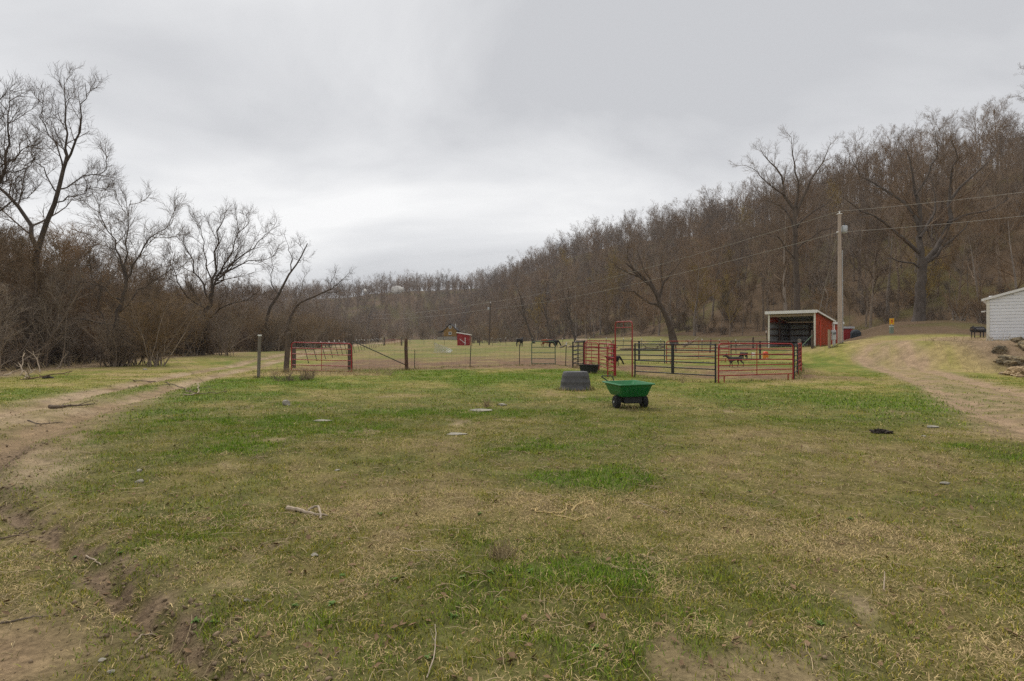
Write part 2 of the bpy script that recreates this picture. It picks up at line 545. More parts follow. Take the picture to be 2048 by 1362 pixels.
def rounded(pts, r, n=5):
    """open polyline with rounded corners"""
    pts = [Vector(p) for p in pts]
    out = [pts[0]]
    for a, b, c in zip(pts[:-2], pts[1:-1], pts[2:]):
        d0 = (a - b); d1 = (c - b)
        q = min(r, d0.length * 0.49, d1.length * 0.49)
        p0 = b + d0.normalized() * q; p1 = b + d1.normalized() * q
        for k in range(n + 1):
            t = k / n
            out.append(p0 * (1 - t) ** 2 + b * 2 * t * (1 - t) + p1 * t * t)
    out.append(pts[-1])
    return out


# ------------------------------------------------------------------ ground colours
def zones(x, y):
    """weights and colours of the ground cover at points"""
    x = np.asarray(x, float); y = np.asarray(y, float)
    n_big = fbm(x, y, 5.0, 101, 4); n_mid = fbm(x, y, 1.4, 111, 4); n_fine = fbm(x, y, 0.35, 121, 3)
    r = np.hypot(x, y)
    # how green
    g = 0.46 + 0.9 * (n_big - 0.5) + 1.05 * (n_mid - 0.5) + 0.5 * (n_fine - 0.5) + 0.15 * ss(6, 9, r) * (1 - ss(24, 32, r))

    def blob(cx, cy, rx, ry, amt):
        e = ((x - cx) / rx) ** 2 + ((y - cy) / ry) ** 2
        return amt * np.exp(-e)
    g = g + blob(-3.5, 26, 8, 3.6, 0.5) + blob(-1.0, 21, 5, 4, 0.25) + blob(-10.5, 20, 3.5, 4.5, 0.55) + blob(0.78, 6.4, 0.7, 0.5, 0.9) \
          + blob(-5, 12, 5, 3, 0.12) + blob(3.4, 3.6, 0.9, 0.6, 0.35) + blob(3.5, 29, 3, 1.2, 0.6) + blob(8.5, 17, 5, 2, 0.25) \
          + blob(10, 14, 2.6, 2.2, 0.35) + blob(0.3, 3.2, 1.1, 0.7, 0.15) + blob(0.9, 3.9, .5, .35, .5) + blob(12, 35, 5, 1.5, 0.5) + blob(19, 36, 3, 4, .3) + blob(15, 27, 3, 4, .25) - blob(4, 20, 3.5, 3.5, 0.15) \
          - blob(-8.6, 26.3, 3.6, 1.4, 1.0) - blob(3.0, 8.5, 3.5, 2.2, 0.12) - blob(13.5, 24, 4.5, 4, 0.18) - blob(1.5, 23.5, 4, 1.6, 0.2) \
          - blob(2.2, 5.2, 1.6, 1.2, .16) - blob(-3.6, 3.7, 1.1, 1.0, .55) + blob(21, 40, 3, 3, .2)
    g = g * (1 - 0.25 * ss(12, 30, x))
    green = np.clip(g, 0, 1) * (1 - 0.12 * ss(11, 20, r))
    dl, sl = polydist(x, y, ROAD_L)
    wob = (n_mid - 0.5) * 0.7
    tl = np.exp(-((dl - 0.9 + wob * 0.5) / 0.48) ** 2) * ss(3.0, 7.0, y)
    tl = np.maximum(tl, 0.55 * (1 - ss(1.4, 2.3, dl + wob)) * (1 - ss(12, 20, y)) * ss(4, 7, y))
    dr, sr = polydist(x, y, ROAD_R)
    tr = np.exp(-((dr - 0.95 + wob * 0.4) / 0.42) ** 2) + 0.25 * (1 - ss(1.4, 2.4, dr + wob)) * ss(.35, .6, n_fine + .3 * (n_mid - .5))
    tr = tr * (0.75 + 0.25 * ss(18, 30, y))
    du, su = polydist(x, y, RUT)
    n_f2 = fbm(x, y, 0.13, 320, 3)
    tu = np.exp(-((su - 0.04 + 0.2 * wob) / 0.13) ** 2) * ss(0.32, 0.58, n_f2) * 0.85 + 0.5 * np.exp(-(su / 0.4) ** 2) * ss(.5, .66, n_f2)
    mudp = np.exp(-(((x + 2.75) / 0.75) ** 2 + ((y - 2.75) / 0.55) ** 2) * 0.9) * ss(0.34, 0.6, .5 * n_mid + .5 * n_fine) * 1.1
    mudp = np.maximum(mudp, np.exp(-(((x + 0.05) / 1.0) ** 2 + ((y - 2.1) / 0.36) ** 2)) * ss(.45, .65, n_fine) * .8)
    bare = ss(0.72, 0.80, fbm(x, y, 0.9, 140, 4)) * (1 - ss(14, 24, r)) * 0.65 * ss(.3, .6, n_fine)
    tl = 1.25 * tl * (0.72 + 0.5 * ss(.35, .6, n_fine)); tr = np.maximum(tr, 0.58 * (1 - ss(1.2, 1.8, dr + wob))) * 1.15 * (0.72 + 0.5 * ss(.35, .6, n_fine))
    dirt = np.clip(np.maximum.reduce([tl, tr, tu, mudp, bare]), 0, 1)
    past = pasture_mask(x, y)
    s = hill_s(x, y)
    litter = np.maximum(ss(-9, 2, s + (n_big - 0.5) * 10), 0)
    edge_l = edge_x(y) + 6.3 + (n_big - 0.5) * 3
    ll = ss(0.5, 3.5, edge_l - 6.3 - x) * ss(-5, 5, y)
    litter = np.maximum(litter, ll)
    litter = np.maximum(litter, ss(270, 320, y))
    litter = np.maximum(litter, ss(-1, 2.5, y - 52 + 0.8 * (x - 26) + 4 * (n_big - 0.5)) * ss(24, 27, x) * ss(39, 41.5, y))
    weeds = ss(-3.2, -0.6, edge_l - 6.3 - x) * (1 - ll) * ss(5, 12, y)
    dpad, _ = polydist(x, y, PAD)
    bank = ss(0.5, 2.0, x - 22.5 - 0.12 * (y - 20)) * (1 - ss(36, 38, y)) * (1 - ss(0.3, .8, tr)) * ss(15, 22, y)
    return green, dirt, past, np.clip(litter, 0, 1), np.clip(weeds, 0, 1), np.clip(bank, 0, 1), n_big, n_mid, n_fine


def lerp(a, b, t):
    return a + (b - a) * t[..., None]


C_GREEN = np.array((0.135, 0.165, 0.032)); C_LUSH = np.array((0.10, 0.17, 0.022)); C_DRY = np.array((0.33, 0.255, 0.11))
C_OLIVE = np.array((0.235, 0.212, 0.058))
C_DIRT = np.array((0.37, 0.275, 0.175)); C_MUD = np.array((0.185, 0.118, 0.072)); C_LITTER = np.array((0.125, 0.084, 0.05))
C_FIELD = np.array((0.18, 0.165, 0.058)); C_WEED = np.array((0.31, 0.225, 0.14)); C_BANK = np.array((0.235, 0.165, 0.108))
C_MOSS = np.array((0.105, 0.092, 0.033))


def ground_colour(x, y):
    green, dirt, past, litter, weeds, bank, nb, nm, nf = zones(x, y)
    r = np.hypot(x, y)
    near = 1 - ss(10, 26, r)
    dry = C_DRY * (0.86 + 0.28 * nm[..., None])
    c = lerp(dry, C_OLIVE, ss(0.15, 0.42, green))
    c = lerp(c, C_GREEN, ss(0.40, 0.68, green))
    c = lerp(c, C_LUSH, ss(0.75, 1.0, green))
    soil = np.array((0.125, 0.092, 0.048))
    c = lerp(c, soil[None] * (0.8 + 0.4 * nf[..., None]), near * 0.55)
    fld = lerp(lerp(C_FIELD, C_DRY * 0.72, ss(0.45, 0.62, nb)), C_GREEN * 1.15, ss(0.5, 0.72, nm) * 0.5)
    c = lerp(c, fld, ss(40, 52, y) * (1 - litter))
    mud = lerp(C_MUD, C_DRY * 0.8, ss(0.5, 0.75, nm) * .8)
    c = lerp(c, mud, past)
    c = lerp(c, C_WEED * (0.8 + 0.4 * nm[..., None]), weeds)
    c = lerp(c, lerp(C_BANK, C_DRY * 0.72, ss(0.5, 0.72, nm) * .6), bank * 0.92)
    lit = lerp(C_LITTER, C_MOSS, ss(0.48, 0.66, fbm(x, y, 7, 150, 3)) * 0.75)
    c = lerp(c, lit, litter)
    dcol = lerp(C_DIRT, C_DIRT * np.array((0.72, 0.68, 0.62)), ss(0.35, 0.65, nm))
    dcol = lerp(dcol, np.array((0.32, 0.225, 0.14)) * (0.85 + .3 * nf[..., None]), ss(6, 9, x))
    du, su = polydist(x, y, RUT)
    dcol = lerp(dcol, np.array((0.19, 0.135, 0.086)), (1 - ss(.1, .35, du)) * .85)
    c = lerp(c, dcol, np.clip(dirt * 1.05, 0, 1))
    return np.clip(c, 0, 1)


def build_ground():
    rad = [0.0] + list(np.geomspace(0.6, 1100, 290))
    ang = np.concatenate([np.radians(np.arange(-62, 62.01, 0.3)), np.radians(np.linspace(62, 298, 60)[1:-1])])
    R, A = np.meshgrid(np.array(rad[1:]), ang, indexing='ij')
    X = R * np.sin(A); Y = R * np.cos(A)
    Z = height(X, Y)
    na = len(ang); nr = R.shape[0]
    V = np.stack([X, Y, Z], -1).reshape(-1, 3)
    V = np.concatenate([V, [[0, 0, h1(0, 0)]]])
    i = np.arange(nr - 1)[:, None]; k = np.arange(na)[None, :]; k2 = (k + 1) % na
    Q = np.stack([i * na + k, i * na + k2, (i + 1) * na + k2, (i + 1) * na + k], -1)[..., ::-1].reshape(-1, 4)
    T = np.stack([np.full(na, len(V) - 1), (np.arange(na) + 1) % na, np.arange(na)], -1)
    me = mesh_np('ground', V, Q, T, smooth=True)
    c = ground_colour(V[:, 0], V[:, 1])
    a = me.color_attributes.new('Col', 'FLOAT_COLOR', 'POINT')
    a.data.foreach_set('color', np.concatenate([c, np.ones((len(c), 1))], 1).astype(np.float32).ravel())
    o = link('ground', me, M['ground'])
    tag(o, 'valley floor of patchy grass rising into wooded hills', kind='structure')


build_ground()


# ------------------------------------------------------------------ grass, straw
def blades(name, label, r0, r1, dens, hgt, wid, segs, seed, amax=58, cat='grass'):
    rng = np.random.default_rng(seed)
    area = math.radians(2 * amax) / 2 * (r1 * r1 - r0 * r0)
    n = int(area * dens)
    r = np.sqrt(rng.uniform(r0 * r0, r1 * r1, n)); a = np.radians(rng.uniform(-amax, amax, n))
    # clump the blades
    x = r * np.sin(a); y = r * np.cos(a)
    green, dirt, past, litter, weeds, bank, nb, nm, nf = zones(x, y)
    keep = rng.uniform(0, 1, n) > np.clip(dirt * 1.5 + past * 0.95 + litter * 0.6 - 0.12, 0, 0.97)
    keep &= rng.uniform(0, 1, n) < (0.45 + 0.9 * ss(0.3, 0.62, fbm(x, y, 0.16, 160, 2)))
    x, y, green, dirt, past, weeds, bank, nm, nf = [q[keep] for q in (x, y, green, dirt, past, weeds, bank, nm, nf)]
    n = len(x)
    z = height(x, y)
    tuf = fbm(x, y, 0.24, 190, 3) - 0.5
    isg = rng.uniform(0, 1, n) < np.clip(0.16 + 1.0 * (green - 0.12) + 1.7 * tuf, 0.06, 0.97) * (1 - 0.8 * np.maximum(weeds, bank))
    lush = ss(0.6, 1.0, green)
    h = hgt * rng.uniform(0.5, 1.25, n) * (0.75 + 0.55 * lush) * (0.7 + 0.6 * fbm(x, y, .5, 170, 2))
    w = wid * rng.uniform(0.7, 1.3, n) * np.where(isg, 1.1, 0.85)
    az = rng.uniform(0, 2 * np.pi, n)
    lean = np.where(isg, rng.uniform(0.15, 0.95, n), rng.uniform(0.9, 1.5, n))     # dry blades lie down
    h = np.where(isg, h, h * rng.uniform(1.0, 1.9, n))
    col = np.where(isg[:, None], lerp(np.array((0.175, 0.21, 0.028))[None], np.array((0.115, 0.215, 0.016))[None], lush),
                   lerp(np.array((0.60, 0.455, 0.225))[None], np.array((0.33, 0.235, 0.11))[None], rng.uniform(0, 1, n)))
    yel = rng.uniform(0, 1, n)
    col = np.where((isg & (yel > 0.6))[:, None], col * np.array((1.75, 1.25, 1.2)), col)
    col = col * rng.uniform(0.7, 1.3, n)[:, None]
    d = np.stack([np.cos(az), np.sin(az)], 1); sd = np.stack([-np.sin(az), np.cos(az)], 1)
    twist = rng.uniform(-0.9, 0.9, n)
    sd = np.stack([sd[:, 0] * np.cos(twist) - sd[:, 1] * np.sin(twist), sd[:, 0] * np.sin(twist) + sd[:, 1] * np.cos(twist)], 1)
    base = np.stack([x, y, z - 0.006], 1)
    half = np.concatenate([sd * w[:, None] * 0.5, np.zeros((n, 1))], 1)

    def pt(t):
        bend = lean * (0.55 + 0.6 * t)
        bend = np.minimum(bend, 1.5)
        return base + np.concatenate([d * (np.sin(bend) * h * t)[:, None], (np.cos(bend) * h * t)[:, None]], 1) + \
            np.array([0, 0, 0.006]) * 0
    if segs == 1:
        V = np.stack([base - half, base + half, pt(1.0)], 1)
        T = np.arange(3 * n).reshape(n, 3)
    else:
        m_ = pt(0.55)
        V = np.stack([base - half, base + half, m_ - half * 0.8, m_ + half * 0.8, pt(1.0)], 1)
        i = np.arange(n)[:, None] * 5
        T = np.concatenate([i + np.array([[0, 1, 3]]), i + np.array([[0, 3, 2]]), i + np.array([[2, 3, 4]])], 0)
    k = V.shape[1]
    me = mesh_np(name, V.reshape(-1, 3), None, T)
    a_ = me.color_attributes.new('Col', 'FLOAT_COLOR', 'POINT')
    c4 = np.concatenate([np.repeat(col, k, 0), np.ones((n * k, 1))], 1).astype(np.float32)
    a_.data.foreach_set('color', c4.ravel())
    o = link(name, me, M['grass'])
    tag(o, label, cat, kind='stuff')
    return n


blades('short_grass', 'short mixed green and dry grass on the near lawn', 1.9, 6.0, 6500, 0.046, 0.0040, 2, 1)
blades('lawn_grass', 'short patchy grass over the middle of the lawn', 6.0, 13.0, 2300, 0.052, 0.0075, 1, 2)
blades('yard_grass', 'thin patchy grass out to the fence and the pen', 13.0, 34.0, 350, 0.06, 0.017, 1, 3)


def straws():
    rng = np.random.default_rng(9)
    n = 5200
    r = np.sqrt(rng.uniform(1.9 ** 2, 12 ** 2, n)) ; r = 1.9 + (r - 1.9) * rng.uniform(0.35, 1, n)
    a = np.radians(rng.uniform(-57, 57, n))
    x = r * np.sin(a); y = r * np.cos(a)
    keep = fbm(x, y, 0.8, 180, 3) > rng.uniform(0.33, 0.62, n)
    x, y, r = x[keep], y[keep], r[keep]; n = len(x)
    K = 4
    L = rng.uniform(0.04, 0.15, n) * rng.choice([1, 1, 1, 1.8], n); az = rng.uniform(0, 2 * np.pi, n); cv = rng.normal(0, 0.16, n)
    w = rng.uniform(0.0011, 0.0022, n) * (0.8 + r / 9)
    P = np.zeros((n, K + 1, 3)); px_, py_ = x.copy(), y.copy()
    for k in range(K + 1):
        P[:, k, 0] = px_; P[:, k, 1] = py_
        P[:, k, 2] = height(px_, py_) + 0.012 + 0.022 * np.sin(np.pi * k / K) * rng.uniform(0, 1, n)
        px_ = px_ + np.cos(az) * L / K; py_ = py_ + np.sin(az) * L / K; az = az + cv
    V, Q = tubes(P, np.repeat(w[:, None], K + 1, 1), 3)
    o = link('dry_straw', mesh_np('dry_straw', V, Q), M['straw'])
    tag(o, 'loose dry stems lying matted over the near lawn', 'straw', kind='stuff')


# ------------------------------------------------------------------ branching
def nrm(v):
    return v / np.maximum(np.linalg.norm(v, axis=-1, keepdims=True), 1e-9)


def tubes(P, R, S):
    n, k1, _ = P.shape
    T = np.empty_like(P)
    T[:, 1:-1] = P[:, 2:] - P[:, :-2]; T[:, 0] = P[:, 1] - P[:, 0]; T[:, -1] = P[:, -1] - P[:, -2]
    T = nrm(T)
    ref = np.where(np.abs(T[:, :1, 2:3]) > 0.8, np.array([1.0, 0.15, 0.0]), np.array([0.1, 0.0, 1.0]))
    U = nrm(np.cross(T, np.broadcast_to(ref, T.shape))); W = np.cross(T, U)
    a = np.arange(S) * 2 * np.pi / S
    V = P[:, :, None] + (U[:, :, None] * np.cos(a)[None, None, :, None] + W[:, :, None] * np.sin(a)[None, None, :, None]) * R[:, :, None, None]
    i = np.arange(n)[:, None, None] * (k1 * S); j = np.arange(k1 - 1)[None, :, None] * S; s = np.arange(S)[None, None, :]; s2 = (s + 1) % S
    Q = np.stack([i + j + s, i + j + s2, i + j + S + s2, i + j + S + s], -1).reshape(-1, 4)
    return V.reshape(-1, 3), Q


def grow(rng, s, d, L, r0, r1, K, wob, up):
    n = len(s)
    P = np.empty((n, K + 1, 3)); P[:, 0] = s; d = nrm(d)
    for k in range(K):
        d = nrm(d + rng.normal(0, wob, (n, 3)) + np.array([0, 0, up]))
        P[:, k + 1] = P[:, k] + d * (L / K)[:, None]
    t = np.linspace(0, 1, K + 1)[None]
    R = r0[:, None] * (1 - t) + r1[:, None] * t
    return P, R


def spawn(rng, P, R, n, t0, t1, ang, asd, lf, rf, taper=0.65, rmin=0.004, lmin=0.0):
    """children along every parent polyline: start, direction, length, radius"""
    N_, k1, _ = P.shape
    K = k1 - 1
    t = t0 + (t1 - t0) * (np.arange(n)[None] + rng.uniform(0, 1, (N_, n))) / n
    f = t * K; i = np.minimum(f.astype(int), K - 1); u = f - i
    idx = np.arange(N_)[:, None]
    a, b = P[idx, i], P[idx, i + 1]
    s = a + (b - a) * u[..., None]
    tan = nrm(b - a)
    ra = R[idx, i] + (R[idx, i + 1] - R[idx, i]) * u
    seglen = np.linalg.norm(P[:, 1:] - P[:, :-1], axis=-1).sum(1)
    ref = rng.normal(0, 1, (N_, n, 3))
    perp = nrm(ref - tan * (ref * tan).sum(-1, keepdims=True))
    an = ang + rng.normal(0, asd, (N_, n))
    d = tan * np.cos(an)[..., None] + perp * np.sin(an)[..., None]
    L = np.maximum(seglen[:, None] * lf * (1.12 - taper * t) * rng.uniform(0.65, 1.25, (N_, n)), lmin)
    r = np.maximum(ra * rf, rmin)
    return s.reshape(-1, 3), d.reshape(-1, 3), L.ravel(), r.ravel()


def merge(parts):
    Vs, Qs, n = [], [], 0
    for V, Q in parts:
        Vs.append(V); Qs.append(Q + n); n += len(V)
    return np.concatenate(Vs), np.concatenate(Qs)


def branchwork(rng, P, R, levels, parts):
    """levels: list of dicts; adds tubes of every level to parts"""
    for lv in levels:
        s, d, L, r = spawn(rng, P, R, lv['n'], lv['t0'], lv.get('t1', 1.0), lv['ang'], lv.get('asd', 0.18), lv['lf'], lv['rf'],
                           lv.get('taper', 0.65), lv.get('rmin', 0.004), lv.get('lmin', 0.0))
        P, R = grow(rng, s, d, L, r, np.maximum(r * lv.get('tip', 0.35), 0.003), lv['K'], lv['wob'], lv['up'])
        parts.append(tubes(P, R, lv['S']))
    return P, R


def buds(rng, P, size, n_per, parts):
    """little leaf-bud clumps near twig ends (thin diamonds with depth)"""
    N_, k1, _ = P.shape
    t = rng.uniform(0.2, 1.0, (N_, n_per)); f = t * (k1 - 1); i = np.minimum(f.astype(int), k1 - 2); u = f - i
    idx = np.arange(N_)[:, None]
    c = P[idx, i] + (P[idx, i + 1] - P[idx, i]) * u[..., None]
    c = c.reshape(-1, 3)
    d = nrm(rng.normal(0, 1, c.shape)) * size
    Pp = np.stack([c - d * 0.5, c + d * 0.1, c + d * 0.6], 1)
    Rr = np.tile(np.array([0.15, 0.5, 0.05])[None] * size * 0.7, (len(c), 1))
    parts.append(tubes(Pp, Rr, 3))


def forest_tree(seed, H, r, nl=14, t0=0.36, spread=0.62, lf=0.40, twig_r=0.0095, bud=0.0, dens=(7, 6, 5), up=0.10, lean=0.0):
    rng = np.random.default_rng(seed)
    P, R = grow(rng, np.zeros((1, 3)) - [[0, 0, 0.6]], np.array([[lean, 0, 1.0]]), np.array([H * 0.84 + 0.6]), np.array([r]), np.array([r * 0.12]), 12, 0.035, 0.03)
    R[:, 0] *= 1.5; R[:, 1] *= 1.05
    tr = tubes(P, R, 8)
    parts = []
    lv = [dict(n=nl, t0=t0, t1=0.99, ang=spread, asd=0.16, lf=lf, rf=0.52, K=6, S=5, wob=0.10, up=up, taper=0.42, rmin=0.025),
          dict(n=dens[0], t0=0.22, ang=0.72, asd=0.2, lf=0.48, rf=0.55, K=4, S=4, wob=0.13, up=0.07, rmin=0.014),
          dict(n=dens[1], t0=0.15, ang=0.75, asd=0.25, lf=0.50, rf=0.55, K=3, S=3, wob=0.10, up=0.08, rmin=twig_r, lmin=0.4),
          dict(n=dens[2], t0=0.1, ang=0.7, asd=0.3, lf=0.62, rf=0.7, K=2, S=3, wob=0.1, up=0.06, rmin=twig_r * 0.8, lmin=0.35)]
    Pt, Rt = branchwork(rng, P, R, lv, parts)
    if bud:
        buds(rng, Pt, bud, 2, parts)
    return tr, merge(parts)


def shrub(seed, H, stems=9, spread=0.5, dens=(8, 6, 4), r=0.04, twig_r=0.006, droop=0.0, bud=0.0):
    rng = np.random.default_rng(seed)
    a = rng.uniform(0, 2 * np.pi, stems); b = rng.uniform(0.1, spread, stems)
    d = np.stack([np.cos(a) * np.sin(b), np.sin(a) * np.sin(b), np.cos(b)], 1)
    s = np.concatenate([rng.normal(0, 0.22, (stems, 2)), np.full((stems, 1), -0.25)], 1)
    L = H * rng.uniform(0.65, 1.1, stems)
    rr = r * rng.uniform(0.6, 1.3, stems)
    P, R = grow(rng, s, d, L, rr, rr * 0.25, 7, 0.10, 0.02 - droop)
    stem = tubes(P, R, 5)
    parts = []
    lv = [dict(n=dens[0], t0=0.15, ang=0.6, asd=0.2, lf=0.42, rf=0.6, K=4, S=3, wob=0.15, up=0.04 - droop, rmin=twig_r * 1.5),
          dict(n=dens[1], t0=0.12, ang=0.65, asd=0.25, lf=0.5, rf=0.6, K=3, S=3, wob=0.12, up=0.04 - droop, rmin=twig_r),
          dict(n=dens[2], t0=0.1, ang=0.65, asd=0.3, lf=0.6, rf=0.7, K=2, S=3, wob=0.12, up=0.04 - droop, rmin=twig_r * 0.8, lmin=0.2)]
    Pt, Rt = branchwork(rng, P, R, lv, parts)
    if bud:
        buds(rng, Pt, bud, 2, parts)
    return stem, merge(parts)


straws()


class Kind:
    def __init__(self, name, two, stem_name, stem_mat, crown_mat, label, group, cat):
        (v0, q0), (v1, q1) = two
        self.name, self.label, self.group, self.cat = name, label, group, cat
        self.stem_name = stem_name
        self.stem = mesh_np(stem_name, v0, q0, smooth=True); self.stem.materials.append(stem_mat)
        self.crown = mesh_np('crown', v1, q1); self.crown.materials.append(crown_mat)
        self.first = None

    def place(self, x, y, rz, sc=1.0, label=None, group=None, z=None):
        root = empty(self.name, (x, y, h1(x, y) if z is None else z), label or self.label, self.cat, group or self.group, rz)
        root.scale = (sc, sc, sc * random.uniform(0.94, 1.08))
        a = link(self.stem_name, self.stem, None, root)
        b = link('crown', self.crown, None, root)
        if self.first is None:
            self.first = (a, b)
        return root


HT = []
specs = [  # H, r, nl, t0, spread, lf, crown, adjective, bud
    (16.5, 0.23, 15, 0.30, 0.72, 0.44, 'twig', 'tall slim bare brown tree on the wooded hillside', 0),
    (17.5, 0.28, 16, 0.26, 0.82, 0.48, 'twig', 'tall broad-crowned bare brown tree on the wooded hillside', 0),
    (15, 0.20, 14, 0.24, 0.80, 0.47, 'twig_grey', 'grey-twigged bare tree on the wooded hillside', 0),
    (17, 0.24, 14, 0.38, 0.68, 0.42, 'twig_grey', 'tall narrow grey bare tree on the wooded hillside', 0),
    (12, 0.16, 14, 0.16, 0.85, 0.48, 'twig', 'short bushy bare brown tree on the wooded hillside', 0),
    (16, 0.22, 14, 0.33, 0.80, 0.46, 'twig_dark', 'dark-twigged bare tree on the wooded hillside', 0),
    (13, 0.15, 15, 0.22, 0.70, 0.42, 'twig_yellow', 'yellow-budded tree among the bare trees of the hillside', 0.05),
    (10, 0.07, 9, 0.40, 0.60, 0.30, 'twig_tan', 'thin pale sapling on the lower slope of the hillside', 0),
    (8.5, 0.10, 16, 0.08, 0.85, 0.52, 'twig', 'dense brown thicket tree branching from near the ground', 0),
    (7.5, 0.09, 16, 0.06, 0.80, 0.55, 'twig_tan', 'dense tan thicket tree branching from near the ground', 0),
]
for k, (H, r, nl, t0, sp, lf, cm, lab, bud) in enumerate(specs):
    HT.append(Kind('bare_tree', forest_tree(100 + k, H, r, nl, t0, sp, lf, bud=bud), 'trunk', M['bark'] if k != 7 else M['post_grey'], M[cm], lab,
                   lab.replace(' tree ', ' trees ').replace('sapling', 'saplings'), 'tree'))
SH = []
sspecs = [(3.2, 10, 0.75, 'twig', 'brown leafless shrub in the thicket beside the dirt track'),
          (4.2, 9, 0.55, 'twig_tan', 'tan upright leafless shrub in the thicket beside the dirt track'),
          (2.4, 11, 0.9, 'twig_grey', 'low grey tangled shrub at the foot of the thicket'),
          (4.8, 10, 0.6, 'twig_tan', 'tall ochre willow brush growing past the red gate')]
for k, (H, st, sp, cm, lab) in enumerate(sspecs):
    SH.append(Kind('bare_shrub', shrub(200 + k, H, st, sp, droop=0.02 if k == 2 else 0.0), 'stem', M['bark'], M[cm], lab,
                   lab.replace(' shrub ', ' shrubs '), 'shrub'))


def inside(x, y, m=60):
    if y < 6: return False
    p = CX + F * x / y
    return -m < p < 2048 + m


# ---- woods on the right-hand hill and at the valley's end
def scatter_woods():
    rng = np.random.default_rng(31)
    pts = []
    n = 6600
    s_ = rng.uniform(-4, 125, n); al = rng.uniform(-60, 380, n)
    d = np.array((-0.296, 0.955)); nn = np.array((0.955, 0.296)); p0 = np.array((48, 55))
    P = p0 + s_[:, None] * nn + al[:, None] * d
    S = hill_s(P[:, 0], P[:, 1])
    ok = (S > -3) & (S < 125) & (P[:, 1] > 25)
    P = P[ok]
    Q = np.stack([rng.uniform(-340, 200, 7000), rng.uniform(270, 570, 7000)], 1)
    R_ = np.stack([rng.uniform(-230, -30, 900), rng.uniform(20, 300, 900)], 1)      # left bottomland woods
    okr = (R_[:, 0] < edge_x(R_[:, 1]) - 3 - 22 * ss(60, 85, R_[:, 1]))
    yb = rng.uniform(20, 78, 1500); xb = edge_x(yb) - 2.2 - np.abs(rng.normal(0, 9, 1500))
    P = np.concatenate([P, Q, R_[okr], np.stack([xb, yb], 1)])
    cell = {}
    out = []
    for x, y in P:
        if not inside(x, y, 120): continue
        dist = math.hypot(x, y)
        sep = (2.3 if x < -20 else 3.3) if dist < 130 else (4.0 if dist < 260 else 4.8)
        if y > 260 and hill_s(np.array([x]), np.array([y]))[0] < -3 and y < 300: continue
        pxx = CX + F * x / y
        if 376 < y < 403 and 778 < pxx < 808: continue      # open ground below the rock outcrop
        i, j = int(math.floor(x / sep)), int(math.floor(y / sep))
        bad = False
        for a in (-1, 0, 1):
            for b in (-1, 0, 1):
                for (u, v) in cell.get((sep, i + a, j + b), ()):
                    if (u - x) ** 2 + (v - y) ** 2 < sep * sep: bad = True
        if bad: continue
        cell.setdefault((sep, i, j), []).append((x, y))
        out.append((dist, x, y))
    out.sort()
    return out


WOODS = scatter_woods()
KEEP_CLEAR = [(43.5, 61.5, 6), (35, 68, 5), (23, 80, 5)]
rest = []
cnt = 0
rk = random.Random(3)
for dist, x, y in WOODS:
    if any((x - a) ** 2 + (y - b) ** 2 < c * c for a, b, c in KEEP_CLEAR): continue
    s = float(hill_s(np.array([x]), np.array([y]))[0])
    low = s < 22 and x > -20
    if low:
        k = rk.choices(range(10), (3, 2, 2, 3, 4, 2, 0.5, 7, 2, 2))[0]
    elif x < -20 and y < 300:
        k = rk.choices(range(10), (0, 0, 0, 0, 2.5, 0, 0, 1.0, 8, 6) if dist < 130 else (2, 1, 2, 1, 5, 2, 0, 1, 5, 4))[0]
    else:
        k = rk.choices(range(10), (5, 5, 4, 3, 5, 1.5, 0.5, 0.6, 2.5, 2) if dist < 300 else (3, 3, 3, 1.5, 6, 1.5, 0, 0, 6, 4))[0]
    sc = rk.uniform(0.62, 1.12)
    if x < -20 and y < 130: sc = rk.uniform(0.45, 1.05) ** 1.2 * (0.85 if k == 4 else 1.0) * (1.0 + 0.22 * max(0.0, min(1.0, (-0.55 - x / y) / 0.3)))
    if cnt < 290 and not (x < -20 and dist > 90):
        lab = grp = None
        if x < -20:
            lab = HT[k].label.replace('on the wooded hillside', 'in the woods behind the thicket').replace('of the hillside', 'behind the thicket').replace('on the lower slope of the hillside', 'in the woods behind the thicket').replace('on the lower slope behind the thicket', 'in the woods behind the thicket')
            grp = lab.replace(' tree ', ' trees ').replace('sapling', 'saplings')
        HT[k].place(x, y, rk.uniform(0, 6.28), sc, lab, grp)
        cnt += 1
    else:
        rest.append((x, y, k, sc, rk.uniform(0, 6.28)))
# hand-placed yellowing trees seen above the pasture
for px_, Y, sc in ((1212, 150, 1.45), (1395, 104, 1.0), (1075, 190, 1.1), (1460, 92, 0.75)):
    x, y, z = pd(px_, Y)
    HT[6].place(x, y, rk.uniform(0, 6), sc)


